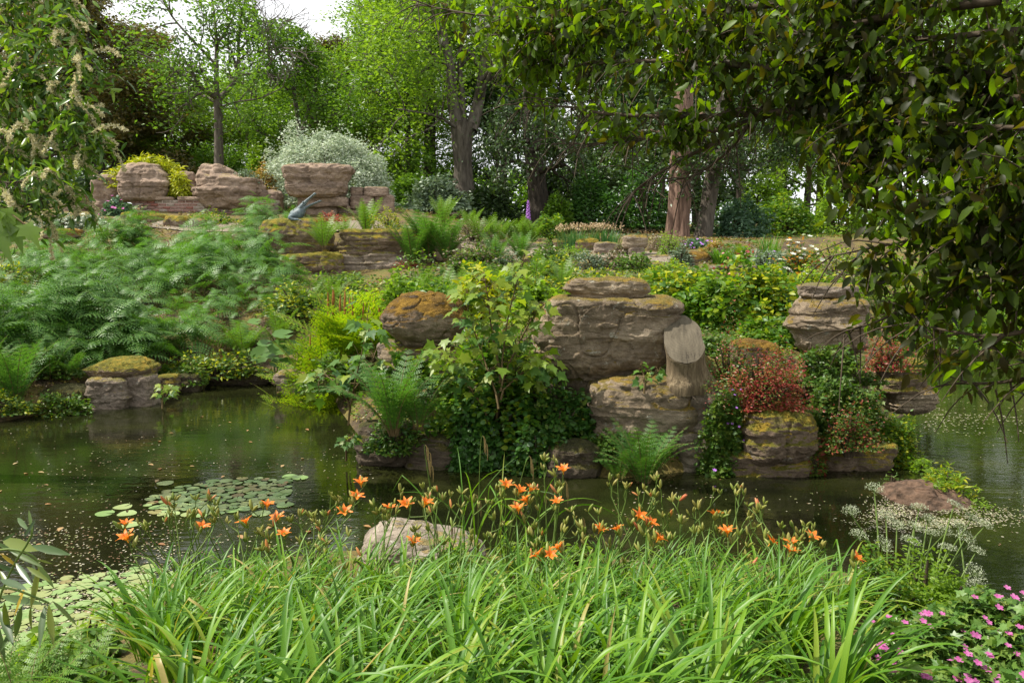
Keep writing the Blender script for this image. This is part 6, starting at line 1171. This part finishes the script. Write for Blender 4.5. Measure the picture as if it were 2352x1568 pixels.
# ------------------------------------------------------------------ big tree overhanging from the right
L_OVER = leafmat('overhang_leaf', [(.018, .026, .006), (.028, .042, .006), (.03, .024, .009), (.04, .065, .007), (.075, .13, .009)], .55, (3.6, 3.8, .35), .45, .22)  # overhang leaf tones run from dark to lime, standing for shaded and lit leaves
L_SUNLIT = leafmat('sunlit_leaf', [(.06, .12, .01), (.10, .18, .012), (.14, .23, .015)], .6, (1.9, 1.8, .35), .45, .3); DRYT = leafmat('dried_tassel', [(.12, .07, .02), (.2, .12, .03)], .3); DTS = [tassel_mesh(k + 5, DRYT, 60) for k in range(2)]  # lighter overhang leaf: sunlight on the left sprays painted as a lime green
def lower_edge(q, r2):                  # where the hanging branches end; a gap lies between two of them
    px, py = 1176 + F * q[0] / q[1], 560 - (q[2] - H) / q[1] * F
    lim = np.interp(px, [840, 900, 1080, 1170, 1300, 1480, 1560, 1640, 1720, 1850, 1900, 1960, 2050, 2150, 2352], [-20, 50, 160, 260, 330, 400, 380, 300, 300, 400, 620, 770, 790, 890, 920])
    if py > lim - 40: return False
    if py > lim - 170 and r2.random() < (.45 if px < 1860 else .3): return False
    return px > np.interp(py, [-60, 80, 150, 260, 330], [840, 1000, 1080, 1110, 1190]) + 30
OB = [[(2700, -100, 4.4), (2300, -80, 5), (2000, -30, 5.6), (1700, 20, 6.3), (1400, 30, 7), (1150, 40, 7.6), (960, 10, 8)], [(2700, 150, 4.4), (2300, 170, 5), (2000, 180, 5.6), (1700, 150, 6.2), (1450, 140, 6.8), (1310, 150, 7.4), (1190, 130, 7.8)],
      [(2700, 250, 4.4), (2300, 230, 5), (2000, 235, 5.6), (1800, 255, 6.1), (1600, 268, 6.6), (1400, 262, 7), (1300, 245, 7.4), (1200, 245, 7.7)], [(2300, 0, 5), (1950, 60, 5.6), (1830, 170, 6), (1740, 260, 6.4), (1680, 340, 6.7), (1600, 400, 7), (1510, 420, 7.2)],
      [(1800, 255, 6.2), (1640, 300, 6.6), (1480, 320, 7), (1380, 330, 7.3), (1270, 330, 7.5)], [(1720, 290, 6.4), (1560, 370, 6.8), (1480, 420, 7), (1450, 450, 7.1)], [(2700, 380, 4.2), (2400, 380, 4.6), (2150, 370, 5), (2000, 350, 5.4), (1900, 340, 5.6)], [(2700, 480, 4.1), (2400, 500, 4.4), (2200, 530, 4.8), (2050, 560, 5.2), (1900, 590, 5.5)],
      [(2700, 560, 4.1), (2400, 620, 4.4), (2250, 640, 4.8), (2120, 690, 5.2), (2010, 740, 5.4), (1940, 760, 5.5)], [(2700, 640, 4), (2450, 730, 4.3), (2300, 770, 4.5), (2180, 760, 4.8), (2100, 740, 5)], [(2700, 720, 4), (2500, 830, 4.3), (2350, 870, 4.5), (2240, 880, 4.8), (2170, 860, 5)], [(2700, 300, 4.2), (2500, 300, 4.4), (2250, 290, 4.8), (2050, 280, 5.2), (1950, 270, 5.4)],
      [(2700, 60, 4.4), (2350, 70, 4.9), (2100, 90, 5.3), (1850, 80, 5.8), (1600, 70, 6.4)], [(2700, 420, 4.1), (2500, 440, 4.3), (2300, 440, 4.5), (2100, 450, 5)], [(2600, -200, 4.8), (2200, -160, 5.5), (1800, -140, 6.3), (1400, -90, 7.2), (1200, -60, 7.8)], [(1500, -40, 6.9), (1300, 60, 7.3), (1230, 80, 7.5), (1150, 80, 7.8)]]
big_tree('large dark leaved tree overhanging the whole upper right from outside the view', 'overhanging_tree', 5, [(5.2, 4.2, 0), (5.0, 4.2, 2.5), (4.8, 4.3, 5), (4.6, 4.4, 7.5)], OB, L_OVER, oval(.23, .28), .108, 297, 16500, (DTS, 160), 1002, (18, .5), .075, .8, TWIG, .13, lower_edge, L_SUNLIT)
def shade_behind():                    # unseen leaves added behind the viewer to cut sky light on the overhang
    r2 = np.random.default_rng(1004); n = 9000; P = np.stack([r2.uniform(-3, 10, n), r2.uniform(-7, 1.2, n), r2.uniform(0, 1, n)], 1); P[:, 2] = 5.2 + .03 * P[:, 1] ** 2 + 2.6 * P[:, 2]
    P[:, 2] -= np.clip(-P[:, 1] - 3, 0, 4) * r2.random(n) * 1.2
    t = bpy.data.objects['overhanging_tree']; mb = MB(); leaf_cloud(mb, P - np.array(t.location), .2, LEAF2, r2, .7, .2); link('rear_shade_leaves', mb.mesh('rear_shade_leaves', L_OVER, False), t)['kind'] = 'stuff'
shade_behind()
def shade_canopy():                           # unseen upper crown, added above the picture to shade the hanging leaves
    r2 = np.random.default_rng(1003); n = 9000; P = np.stack([r2.uniform(.6, 8.5, n), r2.uniform(1.5, 8.5, n), r2.uniform(0, 1, n)], 1); P[:, 2] = 4.7 + .32 * P[:, 1] + 2.6 * P[:, 2] ** 1.3
    k = (P[:, 0] > .6 + .35 * np.abs(P[:, 1] - 6)); P = P[k]; t = bpy.data.objects['overhanging_tree']; mb = MB(); leaf_cloud(mb, P - np.array(t.location), .17, LEAF2, r2, .7, .2); link('upper_shade_crown', mb.mesh('upper_shade_crown', L_OVER, False), t)['kind'] = 'stuff'
shade_canopy()

# ------------------------------------------------------------------ labels: order from the left where a few alike things share one
def number_labels():
    ords = ('first', 'second', 'third', 'fourth', 'fifth', 'sixth', 'seventh', 'eighth', 'ninth', 'tenth', 'eleventh', 'twelfth', 'thirteenth', 'fourteenth')
    by = {}
    for o in C.objects:
        if o.parent is None and 'category' in o: by.setdefault(o['label'], []).append(o)
    for lb, os_ in by.items():
        if 1 < len(os_) <= 14 and os_[0]['category'] != 'bracken':
            os_.sort(key=lambda q: q.location[0] / max(q.location[1], .1))
            for k, o2 in enumerate(os_): o2['label'] = lb + ', ' + ords[k] + ' from the left'
number_labels()
